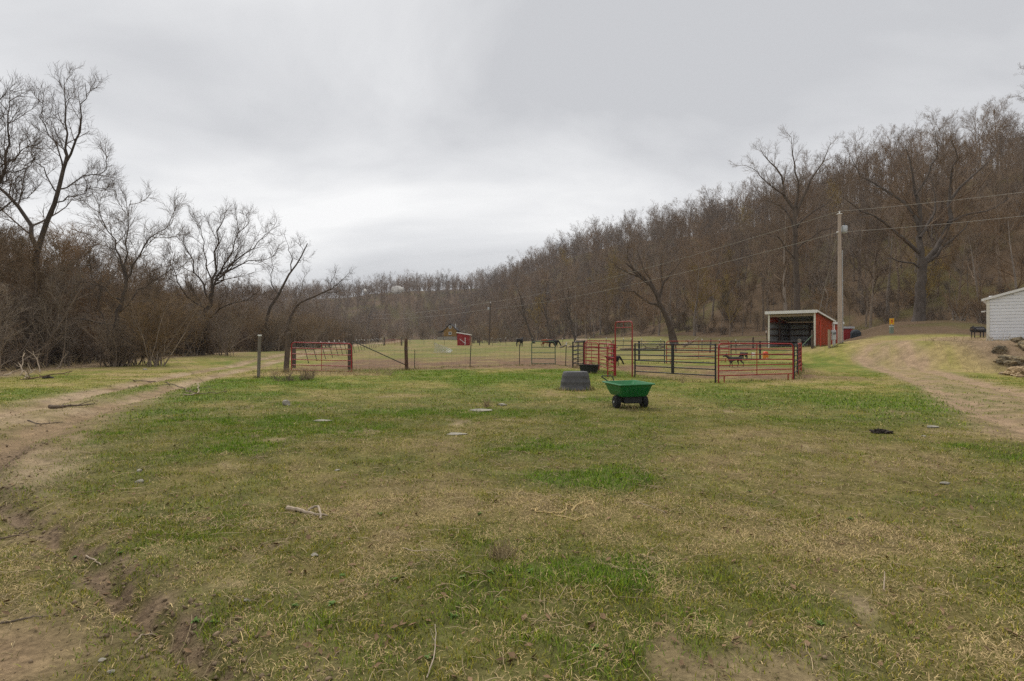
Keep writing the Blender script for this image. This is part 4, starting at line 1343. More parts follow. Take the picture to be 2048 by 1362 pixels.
def cabin():
    Y = 215
    x0 = (887.5 - CX) / F * Y; x1 = (913.5 - CX) / F * Y; W = x1 - x0
    z0 = zpx(677.0, Y); HE = zpx(660.5, Y) - z0; HR = zpx(648.0, Y) - z0; D = 7.0
    zb = min(h1(x0, Y), z0) - z0 - .5
    root = empty('log_cabin', (x0, Y, z0), 'small honey-coloured log cabin with a dark gable roof across the pasture', 'cabin', rz=math.radians(-3))
    m = MB(); m.box((-.1, -.1, zb), (W + .1, D + .1, .75)); m.build('stone_foundation', M['stone'], root)
    n = 12; lh = (HR - .8) / n
    for i in range(n):                                              # gable of stacked logs
        z = .78 + i * lh; zt = z + lh
        f_ = max(0, (zt - HE) / (HR - HE)); xa, xb = f_ * W / 2 + .0, W - f_ * W / 2
        if xb - xa < .3: break
        m = MB(); m.tube([(xa, .12, z + lh / 2), (xb, .12, z + lh / 2)], lh * .56, 6); m.build('log', M['log_wall'], root)
    m = MB(); m.box((.02, .14, .75), (W - .02, D, HE)); m.build('wall', M['log_wall'], root)
    for zc, w_, h_ in ((zpx(666.5, Y) - z0, .8, .8), (zpx(654, Y) - z0, .75, .75)):
        m = MB(); q = W / 2
        for a, b in (((q - w_ / 2 - .14, zc - h_ / 2 - .14), (q + w_ / 2 + .14, zc - h_ / 2)), ((q - w_ / 2 - .14, zc + h_ / 2), (q + w_ / 2 + .14, zc + h_ / 2 + .14)),
                     ((q - w_ / 2 - .14, zc - h_ / 2), (q - w_ / 2, zc + h_ / 2)), ((q + w_ / 2, zc - h_ / 2), (q + w_ / 2 + .14, zc + h_ / 2))):
            m.box((a[0], -.2, a[1]), (b[0], -.1, b[1]))
        fr = m.build('window', M['white'], root)
        m = MB(); m.box((q - w_ / 2, -.15, zc - h_ / 2), (q + w_ / 2, -.11, zc + h_ / 2)); m.build('pane', M['glass'], fr)
    for s_ in (-1, 1):
        m = MB(); c = W / 2; xe = c + s_ * (W / 2 + .45); ze = HE - (HR - HE) * .45 / (W / 2)
        m.add([(c, -.4, HR), (xe, -.4, ze), (xe, D + .4, ze), (c, D + .4, HR), (c, -.4, HR + .2), (xe, -.4, ze + .2), (xe, D + .4, ze + .2), (c, D + .4, HR + .2)],
              [(0, 1, 2, 3), (7, 6, 5, 4), (0, 4, 5, 1), (1, 5, 6, 2), (2, 6, 7, 3)])
        m.build('roof_slope', M['dark_roof'], root)
    # porch on one side, lower shed roof on the other
    m = MB(); m.add([(-.45, -.4, HE - .25), (-2.3, -.4, HE - .85), (-2.3, D, HE - .85), (-.45, D, HE - .25), (-.45, -.4, HE - .08), (-2.3, -.4, HE - .68), (-2.3, D, HE - .68), (-.45, D, HE - .08)],
                    [(0, 3, 2, 1), (4, 5, 6, 7), (0, 1, 5, 4), (1, 2, 6, 5), (2, 3, 7, 6), (3, 0, 4, 7)])
    m.build('porch_roof', M['dark_roof'], root)
    for x, y in ((-2.1, -.2), (-1.3, -.2), (-2.1, D - .3), (-2.1, D / 2)):
        m = MB(); m.box((x - .08, y - .08, .5), (x + .08, y + .08, HE - .8 + (.25 if x > -2 else 0))); m.build('porch_post', M['post'], root)
    m = MB(); m.box((-2.4, -.4, zb), (-.15, D, .55)); m.build('porch_floor', M['stone'], root)
    m = MB(); m.add([(W + .45, 0, HE - .2), (W + 2.6, 0, HE - .75), (W + 2.6, D, HE - .75), (W + .45, D, HE - .2), (W + .45, 0, HE - .05), (W + 2.6, 0, HE - .6), (W + 2.6, D, HE - .6), (W + .45, D, HE - .05)],
                    [(0, 1, 2, 3), (7, 6, 5, 4), (0, 4, 5, 1), (1, 5, 6, 2), (2, 6, 7, 3), (3, 7, 4, 0)])
    m.build('lean_to_roof', M['dark_roof'], root)
    m = MB(); m.box((W + .12, .3, zb), (W + 2.3, D - .3, HE - .85)); m.build('lean_to_wall', M['girt'], root)
    m = MB(); m.tube([(W - .7, 2.0, HE + .3), (W - .7, 2.0, HR + .1)], .16, 8); m.build('stove_pipe', M['white'], root)


cabin()


def field_shed():
    Y = 108
    xl, xr = (914.5 - CX) / F * Y, (940 - CX) / F * Y; W = xr - xl
    z0 = zpx(690, Y); HL = zpx(666, Y) - z0; HR = zpx(670.5, Y) - z0; D = 2.6
    root = empty('run_in_shed', (xl, Y, z0), 'small dark red slant-roofed shed with white bracing in the pasture', 'shed')
    n = 10
    for i in range(n):
        xa, xb = W * i / n, W * (i + 1) / n - .012
        za, zb = HL + (HR - HL) * xa / W, HL + (HR - HL) * xb / W
        o_ = .015 if i % 2 else 0
        m = MB(); m.add([(xa, o_, -.6), (xb, o_, -.6), (xb, o_, zb), (xa, o_, za), (xa, .04, -.6), (xb, .04, -.6), (xb, .04, zb), (xa, .04, za)],
                        [(0, 1, 2, 3), (7, 6, 5, 4), (0, 4, 5, 1), (3, 2, 6, 7), (0, 3, 7, 4), (1, 5, 6, 2)])
        m.build('board', M['shed_red'], root)
    m = MB(); m.box((0, .045, -.6), (.05, D, HL - .05)); m.box((W - .05, .045, -.6), (W, D, HR - .05)); m.box((.05, D - .05, -.6), (W - .05, D, HR - .05))
    m.build('wall', M['shed_red'], root)
    m = MB(); m.add([(-.15, -.15, HL + .02), (W + .15, -.15, HR - .01), (W + .15, D + .1, HR - .01), (-.15, D + .1, HL + .02), (-.15, -.15, HL + .2), (W + .15, -.15, HR + .17), (W + .15, D + .1, HR + .17), (-.15, D + .1, HL + .2)],
                    [(0, 3, 2, 1), (4, 5, 6, 7), (0, 1, 5, 4), (1, 2, 6, 5), (2, 3, 7, 6), (3, 0, 4, 7)])
    m.build('roof', M['white'], root)
    xm = W * .62
    m = MB(); m.box((xm - .06, -.035, 0), (xm + .06, -.002, HL * .62)); m.build('upright_batten', M['white'], root)
    mt = Matrix.Translation(Vector((W * .40, -.02, HL * .33))) @ Matrix.Rotation(math.radians(38), 4, 'Y')
    m = MB(); m.box((-.62, -.012, -.045), (.62, .012, .045), mt); m.build('diagonal_batten', M['white'], root)
    m = MB(); m.box((W - .04, -.02, -.3), (W + .04, -.002, HR - .02)); m.build('corner_board', M['timber'], root)


field_shed()


# ------------------------------------------------------------------ utility poles and wires
def utility_pole(px_, base_y, top_px, top_y, Y, r, label, box=True, woodmat='pole', conduit=True):
    x = (px_ - CX) / F * Y; z0 = h1(x, Y)
    xt = (top_px - CX) / F * Y; zt = zpx(top_y, Y)
    root = empty('utility_pole', (x, Y, z0), label, 'utility pole')
    H = zt - z0; dx = xt - x
    m = MB(); n = 8
    m.tube([(dx * k / n, 0, -.5 if k == 0 else H * k / n) for k in range(n + 1)], [r * (1 - .32 * k / n) for k in range(n + 1)], 12)
    m.build('pole_shaft', M[woodmat], root, smooth=True)
    m = MB(); m.tube([(dx, 0, H - .05), (dx, 0, H + .22)], [.035, .05], 8); m.box((dx - .14, -.12, H - .02), (dx + .14, .12, H + .03)); m.build('insulator', M['white'], root)
    m = MB(); m.tube([(dx * .88 - .22, 0, H * .86), (dx * .88 - .05, 0, H * .86)], .05, 8); m.build('insulator', M['white'], root)
    if box:
        zb = H - 1.42; s_ = 1 if px_ > 1300 else -1
        m = MB(); cx = dx * .87 + s_ * (r * .8 + .21)
        m.tube([(cx, -.05, zb), (cx, -.05, zb + .05), (cx, -.05, zb + .50), (cx, -.05, zb + .55)], [.17, .2, .2, .16], 14)
        b = m.build('transformer', M['galv'], root, smooth=True)
        m = MB(); m.tube([(cx, -.05, zb + .55), (cx, -.05, zb + .74)], [.05, .03], 8); m.build('bushing', M['trough'], b)
        m = MB(); m.box((cx - s_ * .22 - .06, -.08, zb + .1), (cx - s_ * .16 + .06, -.02, zb + .45)); m.build('bracket', M['galv'], b)
    if conduit:
        m = MB(); m.tube([(r + .03, -.05, -.2), (dx * .75 + r * .8 + .03, -.05, H * .72)], .035, 6); m.build('conduit', M['galv'], root)
    return Vector((xt, Y, zt)), Vector((x + dx * .87, Y, z0 + H * .86)), Vector((x, Y, z0))


PA = utility_pole(1680, 690, 1679, 428, 42.0, .155, 'tall wooden utility pole with transformer standing by the red loafing shed')
PB = utility_pole(978, 689, 981, 606, 115.0, .17, 'dark utility pole with a pale transformer standing out in the pasture', woodmat='post', conduit=False)
PC = utility_pole(737, 690, 738, 628, 235.0, .16, 'far utility pole just showing over the brush at the valley end', box=False, woodmat='post', conduit=False)


def cable(p, q, sag, label, r=.011, n=26):
    p, q = Vector(p), Vector(q)
    pts = []
    for k in range(n + 1):
        t = k / n
        c = p.lerp(q, t); c.z -= sag * 4 * t * (1 - t)
        pts.append(c - p)
    m = MB(); m.tube(pts, r, 5)
    o = m.build('power_line', M['cable'], None, p)
    return tag(o, label, 'cable', 'power lines')


Eup = Vector((2300 - CX, 0, 0)); ER = 30.0
cable(PA[0] + Vector((0, 0, .2)), ((2300 - CX) / F * ER, ER, zpx(352, ER)), .12, 'upper power line running from the loafing shed pole over the garage')
cable(PA[1], ((2300 - CX) / F * ER, ER, zpx(402, ER)), .15, 'lower power line running from the loafing shed pole over the garage')
cable(PA[0] + Vector((0, 0, .2)), PB[0] + Vector((0, 0, .2)), .9, 'upper power line strung between the two pasture poles', .018)
cable(PA[1], PB[1], .9, 'lower power line strung between the two pasture poles', .018)
cable(PB[0] + Vector((0, 0, .2)), PC[0], 1.0, 'upper power line running on to the far pole', .03)
cable(PB[1], PC[1], 1.0, 'lower power line running on to the far pole', .03)
g_ = pd(1622, 50.5)
cable(PA[1] + Vector((-.1, 0, .1)), (g_[0], g_[1], g_[2] + .1), .05, 'guy wire slanting down from the pole behind the loafing shed', .014)


def meter():
    x, y, z = pd(1667, 41.3)
    root = empty('electric_meter', (x, y, z), 'grey electric meter box on a timber post beside the utility pole', 'meter box')
    m = MB(); m.box((-.38, -.07, -.3), (-.24, .07, 1.25)); m.build('timber_post', M['timber'], root, bevel=.01)
    m = MB(); m.box((-.36, .07, 1.0), (.2, .11, 1.12)); m.build('cross_board', M['timber'], root)
    m = MB(); m.box((-.13, -.1, .5), (.15, .06, 1.22)); b = m.build('meter_box', M['galv'], root, bevel=.02)
    m = MB(); m.tube([(0.01, -.1, .98), (.01, -.2, .98)], .085, 14); m.build('meter_dial', M['glass'], b)
    m = MB(); m.tube([(0.0, -.02, -.3), (0, -.02, .5)], .04, 8); m.build('conduit', M['galv'], root)
    m = MB(); m.tube([(0.11, -.02, -.3), (.11, -.02, .5)], .025, 8); m.build('conduit', M['galv'], root)


meter()


# ------------------------------------------------------------------ steel panels of the pen
PAN = {}


def steel_panel(name, label, cat, p0, p1, kind, H=1.46, nrail=6, z=None, low=0.26, mat=None, stays=(0.5,), group=None, feet=True, tilt=0.0):
    """p0, p1: (x, y) of the two ends; rails run straight between them"""
    (xa, ya), (xb, yb) = p0, p1
    za, zb = (h1(xa, ya), h1(xb, yb)) if z is None else z
    root = empty(name, (xa, ya, za), label, cat, group)
    mt = mat or (M['red'] if kind == 'red' else M['black'])
    A = Vector((0, 0, 0)); B = Vector((xb - xa, yb - ya, zb - za)); L = B.length
    U = B.normalized(); up = Vector((0, 0, 1))
    side = U.cross(up).normalized()
    up = (up + side * tilt).normalized()

    def P(t, h): return A + B * t + up * h
    t_in = .03 / L * 1.0
    if kind == 'red':
        m = MB(); m.tube(rounded([P(0, -.04), P(0, H), P(1, H), P(1, -.04)], .2, 6), .028, 8); m.build('frame', mt, root, smooth=True)
        hs = [low + (H - low) * k / nrail for k in range(nrail)] if nrail < 7 else []
        hs = [low + (H - low) * (k / nrail) ** 1.05 for k in range(nrail)]
        for h in hs:
            m = MB(); m.tube([P(t_in, h), P(1 - t_in, h)], .021, 8); m.build('rail', mt, root, smooth=True)
    else:
        for t in (0, 1):
            m = MB(); m.tube([P(t, -.06), P(t, H + .02)], .035, 8); m.build('upright', mt, root, smooth=True)
        for k in range(nrail):
            h = low + (H - low - .01) * k / (nrail - 1)
            m = MB(); m.tube([P(t_in, h), P(1 - t_in, h)], .024, 8); m.build('rail', mt, root, smooth=True)
    for t in stays:
        w = .012 if kind == 'red' else .055
        m = MB()
        off = side * .03
        a, b = P(t - w / L, low - .02) - off, P(t + w / L, low - .02) - off
        c, d = P(t + w / L, H + .01) - off, P(t - w / L, H + .01) - off
        e = side * .06 if kind != 'red' else side * .02
        m.add([a, b, c, d, a + e, b + e, c + e, d + e], [(0, 1, 2, 3), (7, 6, 5, 4), (0, 4, 5, 1), (3, 2, 6, 7), (0, 3, 7, 4), (1, 5, 6, 2)])
        m.build('stay', mt, root)
    if feet and kind == 'red':
        for t in (.25 / L * 1.2, 1 - .25 / L * 1.2):
            m = MB(); m.tube([P(t, -.03), P(t, low)], .024, 8); m.build('foot', mt, root)
    return root


def XY(px_, Y): return ((px_ - CX) / F * Y, Y)


steel_panel('pen_panel', 'black six-rail steel panel beside the red arch of the pen', 'fence panel', XY(1270, 24.75), XY(1431, 21.75), 'black', group='panels of the livestock pen')
steel_panel('pen_panel', 'bright red rounded steel panel closing the corner of the pen nearest the lawn', 'fence panel', XY(1437, 21.7), XY(1586, 23.6), 'red', H=1.5, group='panels of the livestock pen')
steel_panel('pen_panel', 'black steel panel hinged to the bright red corner panel', 'fence panel', XY(1588, 23.75), XY(1595, 26.3), 'black', stays=(), group='panels of the livestock pen')
steel_panel('pen_panel', 'red steel panel between the corner and the wooden brace post', 'fence panel', XY(1596, 26.4), XY(1602.5, 29.2), 'red', group='panels of the livestock pen')
steel_panel('pen_panel', 'black steel panel running up to the wooden brace post', 'fence panel', XY(1601, 29.4), XY(1597, 36.8), 'black', nrail=5, stays=(.5,), group='panels of the livestock pen')
steel_panel('pen_panel', 'long black steel panel of the pen below the loafing shed', 'fence panel', XY(1596, 37.0), XY(1462, 39.4), 'black', nrail=5, stays=(.55,), group='panels of the livestock pen')
steel_panel('pen_panel', 'red rounded steel panel across the back of the pen', 'fence panel', XY(1458, 39.2), XY(1333, 37.2), 'red', nrail=5, group='panels of the livestock pen')
steel_panel('pen_panel', 'black steel panel at the back of the pen seen through the arch', 'fence panel', XY(1329, 37.0), XY(1226, 36.0), 'black', nrail=5, stays=(.5,), group='panels of the livestock pen')
steel_panel('pen_panel', 'thin red steel panel behind the walk-through panels of the pen', 'fence panel', XY(1223, 35.9), XY(1172, 35.0), 'red', nrail=6, group='panels of the livestock pen')
steel_panel('pen_panel', 'short black steel panel behind the black rubber trough', 'fence panel', XY(1156, 33.9), XY(1169, 35.0), 'black', stays=(), group='panels of the livestock pen')
steel_panel('pen_panel', 'short black steel end panel next to the green gate', 'fence panel', XY(1145.5, 32.2), XY(1156, 33.8), 'black', stays=(), group='panels of the livestock pen')
steel_panel('pen_panel', 'black steel panel joining the end panel to the red ones', 'fence panel', XY(1146, 32.2), XY(1167, 32.0), 'black', stays=(), H=1.47, group='panels of the livestock pen')
steel_panel('pen_panel', 'red steel panel standing over the black rubber trough', 'fence panel', XY(1168.5, 31.9), XY(1197, 30.3), 'red', feet=False, group='panels of the livestock pen')
steel_panel('pen_panel', 'red steel panel joining the arch to the trough panel', 'fence panel', XY(1198, 30.2), XY(1228, 26.2), 'red', feet=False, group='panels of the livestock pen')


def arch_gate():
    a, b = XY(1230.5, 26.0), XY(1264.5, 24.85)
    za, zb = h1(*a), h1(*b)
    root = empty('arch_frame', (a[0], a[1], za), 'tall faded red walk-through arch frame of the pen', 'gate frame')
    B = Vector((b[0] - a[0], b[1] - a[1], 0)); H = 2.47
    m = MB(); m.tube(rounded([(0, 0, -.06), (0, 0, H), B + Vector((0, 0, H)), B + Vector((0, 0, zb - za - .06))], .18, 6), .033, 8); m.build('frame', M['red_dull'], root, smooth=True)
    m = MB(); m.tube([B * .02 + Vector((0, 0, H - .26)), B * .98 + Vector((0, 0, H - .26))], .024, 8); m.build('cross_rail', M['red_dull'], root)
    m = MB(); m.tube([B * .5 + Vector((0, 0, H - .26)), B * .5 + Vector((0, 0, H))], .014, 6); m.build('stay', M['red_dull'], root)
    m = MB(); m.tube([(0, -.06, -.04), (0, -.06, 1.5)], .033, 8); m.build('hinge_post', M['red'], root)
    steel_panel('walk_gate', 'narrow red gate leaf swung open at the arch', 'gate', (a[0] - .03, a[1] - .08), XY(1215.5, 25.1), 'red', H=1.45, nrail=6, stays=(), feet=False)


arch_gate()
steel_panel('field_gate', 'bright red six-bar field gate hung on the dark wooden post', 'gate', XY(583, 28.6), XY(703, 28.45), 'red', H=1.52, nrail=5, low=.13, feet=False,
            z=(zpx(745, 28.6), zpx(748, 28.45)), stays=(.5,))
# make the gate's middle stay as thick as in the photograph
steel_panel('far_gate', 'distant dull red gate at the end of the leaning wire fence', 'gate', XY(771, 112), XY(801, 112), 'red', H=1.25, nrail=6, mat=M['red_dull'], feet=False, stays=(.2, .4, .6, .8))
steel_panel('green_gate', 'small dark green tubular gate leaning in the wire fence', 'gate', XY(1063.5, 35.2), XY(1110.5, 35.2), 'red', H=1.42, nrail=4, low=.05, mat=M['green_steel'], feet=False, stays=(), tilt=-.12)


# ------------------------------------------------------------------ fences
def wood_post(parent, base, H, r, mat, lean=(0, 0), square=False, origin=(0, 0, 0), sides=10):
    b = Vector(base) - Vector(origin)
    m = MB()
    if square:
        rings = []
        for t in (-.3 / H, 0, .33, .66, 1):
            c = b + Vector((lean[0] * t, lean[1] * t, H * t))
            rings.append([c + Vector((sx * r, sy * r, 0)) for sx, sy in ((-1, -1), (1, -1), (1, 1), (-1, 1))])
        m.rings(rings)
        return m.build('post', mat, parent, bevel=.008)
    rr = random.Random(int(base[0] * 100))
    m.tube([b + Vector((lean[0] * t, lean[1] * t, H * t)) + Vector((rr.uniform(-.01, .01), rr.uniform(-.01, .01), 0)) for t in (-.3 / H, 0, .2, .45, .7, .95, 1)],
           [r * 1.05, r * 1.03, r, r * .97, r * .96, r * .93, r * .8], sides)
    return m.build('post', mat, parent)


def steel_post(parent, base, H, lean, origin, tip=True, r=.018, tipmat='white'):
    b = Vector(base) - Vector(origin); m = MB()
    q = Vector((lean[0], lean[1], H))
    rings = []
    for t in (-.25, 0, 1):
        c = b + q * t
        rings.append([c + Vector((sx, sy, 0)) for sx, sy in ((-r, -r * .4), (-r * .25, -r * .4), (-r * .25, -r * 1.3), (r * .25, -r * 1.3), (r * .25, -r * .4), (r, -r * .4), (r, r * .4), (-r, r * .4))])
    m.rings(rings)
    p = m.build('post', M['tpost'], parent)
    if tip:
        m = MB(); m.tube([b + q * .9, b + q * 1.02], [r * 1.6, r * 1.2], 6); m.build('post_cap', M[tipmat], p)
    return p


def wires(parent, pts, heights, origin, name='wire', r=.004, verticals=0.0, mat='wire'):
    """wire strands strung along a list of ground points; optional upright stays"""
    o = Vector(origin)
    for h in heights:
        m = MB(); m.tube([Vector(p) - o + Vector((0, 0, h)) for p in pts], r, 4, cap=False); m.build(name, M[mat], parent)
    if verticals:
        m = MB()
        for a, b in zip(pts[:-1], pts[1:]):
            a, b = Vector(a) - o, Vector(b) - o
            n = max(1, int((b - a).length / verticals))
            for k in range(n):
                c = a.lerp(b, k / n)
                m.tube([c + Vector((0, 0, heights[0])), c + Vector((0, 0, heights[-1]))], r * .8, 3, cap=False)
        w = m.build('woven_stays', M[mat], parent); w['kind'] = 'stuff'


p_ = pd(517, 24.2)
o = empty('lone_post', p_, 'lone square timber post with a white cap beside the track', 'post')
wood_post(o, (0, 0, 0), 1.78, .052, M['post_grey'], lean=(.05, 0), square=True)
m = MB(); m.box((-.06 + .05, -.06, 1.78), (.06 + .05, .06, 1.84)); m.build('cap', M['white'], o, bevel=.008)

F0 = pd(700, 29.3)
o = empty('wire_fence', F0, 'woven wire fence with timber and steel posts along the pasture', 'fence')
wood_post(o, F0, 1.86, .125, M['post'], origin=F0)
g1_ = pd(572, 27.8); g2_ = pd(588, 32.6); g3_ = pd(813, 30.6)
wood_post(o, g1_, 1.95, .13, M['post'], lean=(.13, 0), origin=F0)
wood_post(o, g2_, 1.42, .11, M['post'], origin=F0)
wood_post(o, g3_, 1.66, .095, M['post_red'], lean=(-.03, 0), origin=F0)
m = MB(); m.tube([Vector((.1, .05, 1.55)), Vector(g3_) - Vector(F0) + Vector((-.09, 0, .28))], .024, 8); m.build('brace_pipe', M['tpost'], o)
tp = [pd(940, 33.2), pd(1039, 34.2), pd(1131, 34.0)]
steel_post(o, tp[0], 1.42, (.06, 0), F0, r=.022, tipmat='rope'); steel_post(o, tp[1], 1.4, (.0, 0), F0, r=.022, tipmat='rope'); steel_post(o, tp[2], 1.42, (.05, 0), F0, r=.022)
wires(o, [F0, g3_, tp[0], tp[1], tp[2], pd(1145, 32.2)], [.08, .26, .44, .62, .82, 1.04, 1.22], F0, r=.0036, verticals=.3)
m = MB()
for k in range(3):
    c = Vector(g3_) - Vector(F0)
    m.tube([c + Vector((math.cos(a) * .125, math.sin(a) * .125, 1.2 - .06 * k + .02 * math.sin(a * 2))) for a in np.linspace(0, 6.28, 16)], .006, 4)
m.build('tie_wire', M['wire'], o)
steel_post(o, pd(829, 31.4), 1.05, (.02, 0), F0, tip=False)

p0_, p1_ = Vector(pd(616, 38.0)), Vector(pd(768, 111))
o = empty('leaning_fence', p0_, 'line of leaning steel posts and wire running away along the track', 'fence')
line = []
for k in range(23):
    t = k / 22
    q = p0_.lerp(p1_, t); q.z = h1(q.x, q.y)
    q.x += random.uniform(-.1, .1)
    line.append(q.copy())
    steel_post(o, q, 1.38 * random.uniform(.93, 1.06), (-.36 * random.uniform(.75, 1.2), random.uniform(-.1, .1)), p0_, tip=k > 1, r=.024)
for h in (.35, .62, .9, 1.15, 1.3):
    m = MB(); m.tube([Vector(q) - p0_ + Vector((-.27 * h, 0, h)) for q in line], .005, 4, cap=False); m.build('wire', M['wire'], o)
for px_ in (768.5, 803.5):
    wood_post(o, pd(px_, 111.6), 1.62, .13, M['post'], origin=p0_)

p0_ = Vector(pd(985, 104))
o = empty('edge_fence', p0_, 'wire fence with white-tipped posts along the foot of the woods', 'fence')
line = []
for px_, Y in ((985, 104), (1012, 102), (1035, 101), (1064, 98), (1092, 96), (1126, 93), (1152, 90), (1180, 87), (1212, 83), (1246, 80), (1262, 76), (1282, 73), (1322, 70), (1352, 67), (1404, 63), (1420, 62), (1440, 60), (1472, 57), (1506, 54), (1535, 52)):
    q = Vector(pd(px_, Y)); line.append(q)
    if px_ in (1352, 1420, 1506):
        wood_post(o, q, 1.5, .08, M['post'], lean=(random.uniform(-.1, .25), 0), origin=p0_)
    else:
        steel_post(o, q, 1.5, (random.uniform(-.12, .12), 0), p0_, r=.028)
wires(o, line, [.4, .75, 1.1, 1.35], p0_, r=.005)

p0_ = Vector(pd(1625, 44.5))
o = empty('brace_post', p0_, 'timber corner post with a green pipe brace in front of the loafing shed', 'post')
wood_post(o, p0_, 1.42, .11, M['post'], origin=p0_)
q_ = Vector(pd(1599, 35.5))
wood_post(o, q_, 1.62, .10, M['post_grey'], origin=p0_)
m = MB(); m.tube([Vector((-.05, -.1, 1.05)), Vector(pd(1588, 33.6)) - p0_ + Vector((0, 0, .75))], .03, 8); m.build('brace_pipe', M['green_steel'], o)

p0_ = Vector(pd(848, 118))
o = empty('paddock_fence', p0_, 'sparse thin wire fence crossing the pasture by the small red shed', 'fence')
line = []
for px_, Y in ((790, 118), (820, 119), (848, 118), (868, 117), (889, 112), (943.5, 104), (959, 108), (1000, 110)):
    q = Vector(pd(px_, Y)); line.append(q)
    if px_ in (943.5, 959): wood_post(o, q, 1.55, .09, M['timber'] if px_ < 950 else M['post'], origin=p0_)
    else: steel_post(o, q, 1.4, (random.uniform(-.08, .08), 0), p0_, r=.025)
wires(o, line, [.45, .85, 1.2], p0_, r=.005)


# ------------------------------------------------------------------ yard things
def dump_cart():
    x, y, _ = at(1257, 815)
    z = h1(x, y)
    root = empty('dump_cart', (x, y, z), 'green poly garden dump cart with black wheels on the lawn', 'cart', rz=math.radians(11))
    root.scale = (1.08, 1.0, 0.93)

    def rect(w0, w1, l0, l1, z, taper_y=0.0, n=5, rad=.07):
        pts = []
        for cx, cy, a0 in ((w1 - rad, l1 - rad, 0), (w0 + rad, l1 - rad, 90), (w0 + rad, l0 + rad, 180), (w1 - rad, l0 + rad, 270)):
            for k in range(n):
                a = math.radians(a0 + 90 * k / (n - 1))
                pts.append((cx + rad * math.cos(a), cy + rad * math.sin(a), z))
        return pts
    T = math.radians(0)
    zt, zb = .635, .315
    outer = [rect(-.285, .285, -.40, .38, zb), rect(-.305, .305, -.43, .40, zb + .03), rect(-.345, .345, -.51, .51, zb + .2), rect(-.37, .37, -.555, .57, zt - .02)]
    rim = [rect(-.405, .405, -.60, .61, zt - .025), rect(-.415, .415, -.61, .62, zt - .01), rect(-.405, .405, -.60, .61, zt + .008), rect(-.36, .36, -.55, .565, zt + .006)]
    inner = [rect(-.35, .35, -.54, .55, zt - .02), rect(-.30, .30, -.48, .48, zb + .2), rect(-.225, .225, -.35, .33, zb + .03)]
    m = MB(); m.rings(outer + rim + inner)
    tub = m.build('tub', M['plastic_green'], root, smooth=True)
    tub.rotation_euler = (0, math.radians(-1.2), 0)
    for i in range(6):                                       # moulded ribs on the tipping end
        xx = -.20 + .08 * i
        m = MB(); s_ = 1 + .28
        m.add([(xx - .016, -.42, zb + .05), (xx + .016, -.42, zb + .05), (xx * s_ + .016, -.512, zt - .11), (xx * s_ - .016, -.512, zt - .11),
               (xx - .01, -.455, zb + .06), (xx + .01, -.455, zb + .06), (xx * s_ + .01, -.54, zt - .12), (xx * s_ - .01, -.54, zt - .12)],
              [(4, 5, 6, 7), (0, 4, 7, 3), (1, 2, 6, 5), (0, 1, 5, 4), (3, 7, 6, 2)])
        m.build('rib', M['plastic_green'], tub)
    for i in range(2):                                       # bands round the side
        z_ = zb + .13 + .085 * i; f_ = (z_ - zb) / (zt - zb); xw = .30 + .062 * f_
        for s_ in (-1, 1):
            m = MB(); m.box((s_ * xw - .012, -.36 - .1 * f_, z_), (s_ * xw + .012, .38 + .1 * f_, z_ + .03)); m.build('band', M['plastic_green'], tub)
    m = MB(); m.box((-.205, -.30, .13), (.205, .26, .312)); ch = m.build('chassis', M['plastic_black'], root, bevel=.025)
    m = MB(); m.box((-.03, .25, .2), (.03, .62, .25)); m.build('tongue', M['plastic_black'], root)
    m = MB(); m.tube([(-.335, -.10, .155), (.335, -.10, .155)], .016, 8); m.build('axle', M['galv'], root)
    for s_ in (-1, 1):
        cx = s_ * .315; R = .158; w = .062
        prof = [(.085, -w * .8), (.125, -w), (.15, -w * .85), (R, -w * .4), (R, w * .4), (.15, w * .85), (.125, w), (.085, w * .8)]
        m = MB(); n = 28
        m.rings([[(cx + p[1], -.10 + p[0] * math.cos(2 * math.pi * k / n), .157 + p[0] * math.sin(2 * math.pi * k / n)) for k in range(n)] for p in prof], cap0=True, cap1=True)
        wh = m.build('wheel', M['rubber'], root, smooth=True)
        m = MB(); m.tube([(cx - w * .9, -.10, .157), (cx + w * .9, -.10, .157)], .078, 16); m.build('rim', M['plastic_black'], wh)
        m = MB(); m.tube([(cx + s_ * w * .91, -.10, .157), (cx + s_ * w * 1.15, -.10, .157)], .028, 10); m.build('hub_cap', M['galv'], wh)
        m = MB()
        for k in range(18):                                   # tread lugs
            a = 2 * math.pi * k / 18
            mt = Matrix.Translation(Vector((cx, -.10, .157))) @ Matrix.Rotation(a, 4, 'X')
            m.box((-.045, -.013, R - .004), (.045, .013, R + .007), mt)
        m.build('tread', M['rubber'], wh)
    m = MB(); m.tube(rounded([(-.02, .60, .24), (-.02, .95, .50), (-.30, 1.05, .74), (.0, 1.05, .74), (.02, .95, .50)], .06, 4), .014, 8)
    m.build('handle', M['plastic_black'], root)


dump_cart()


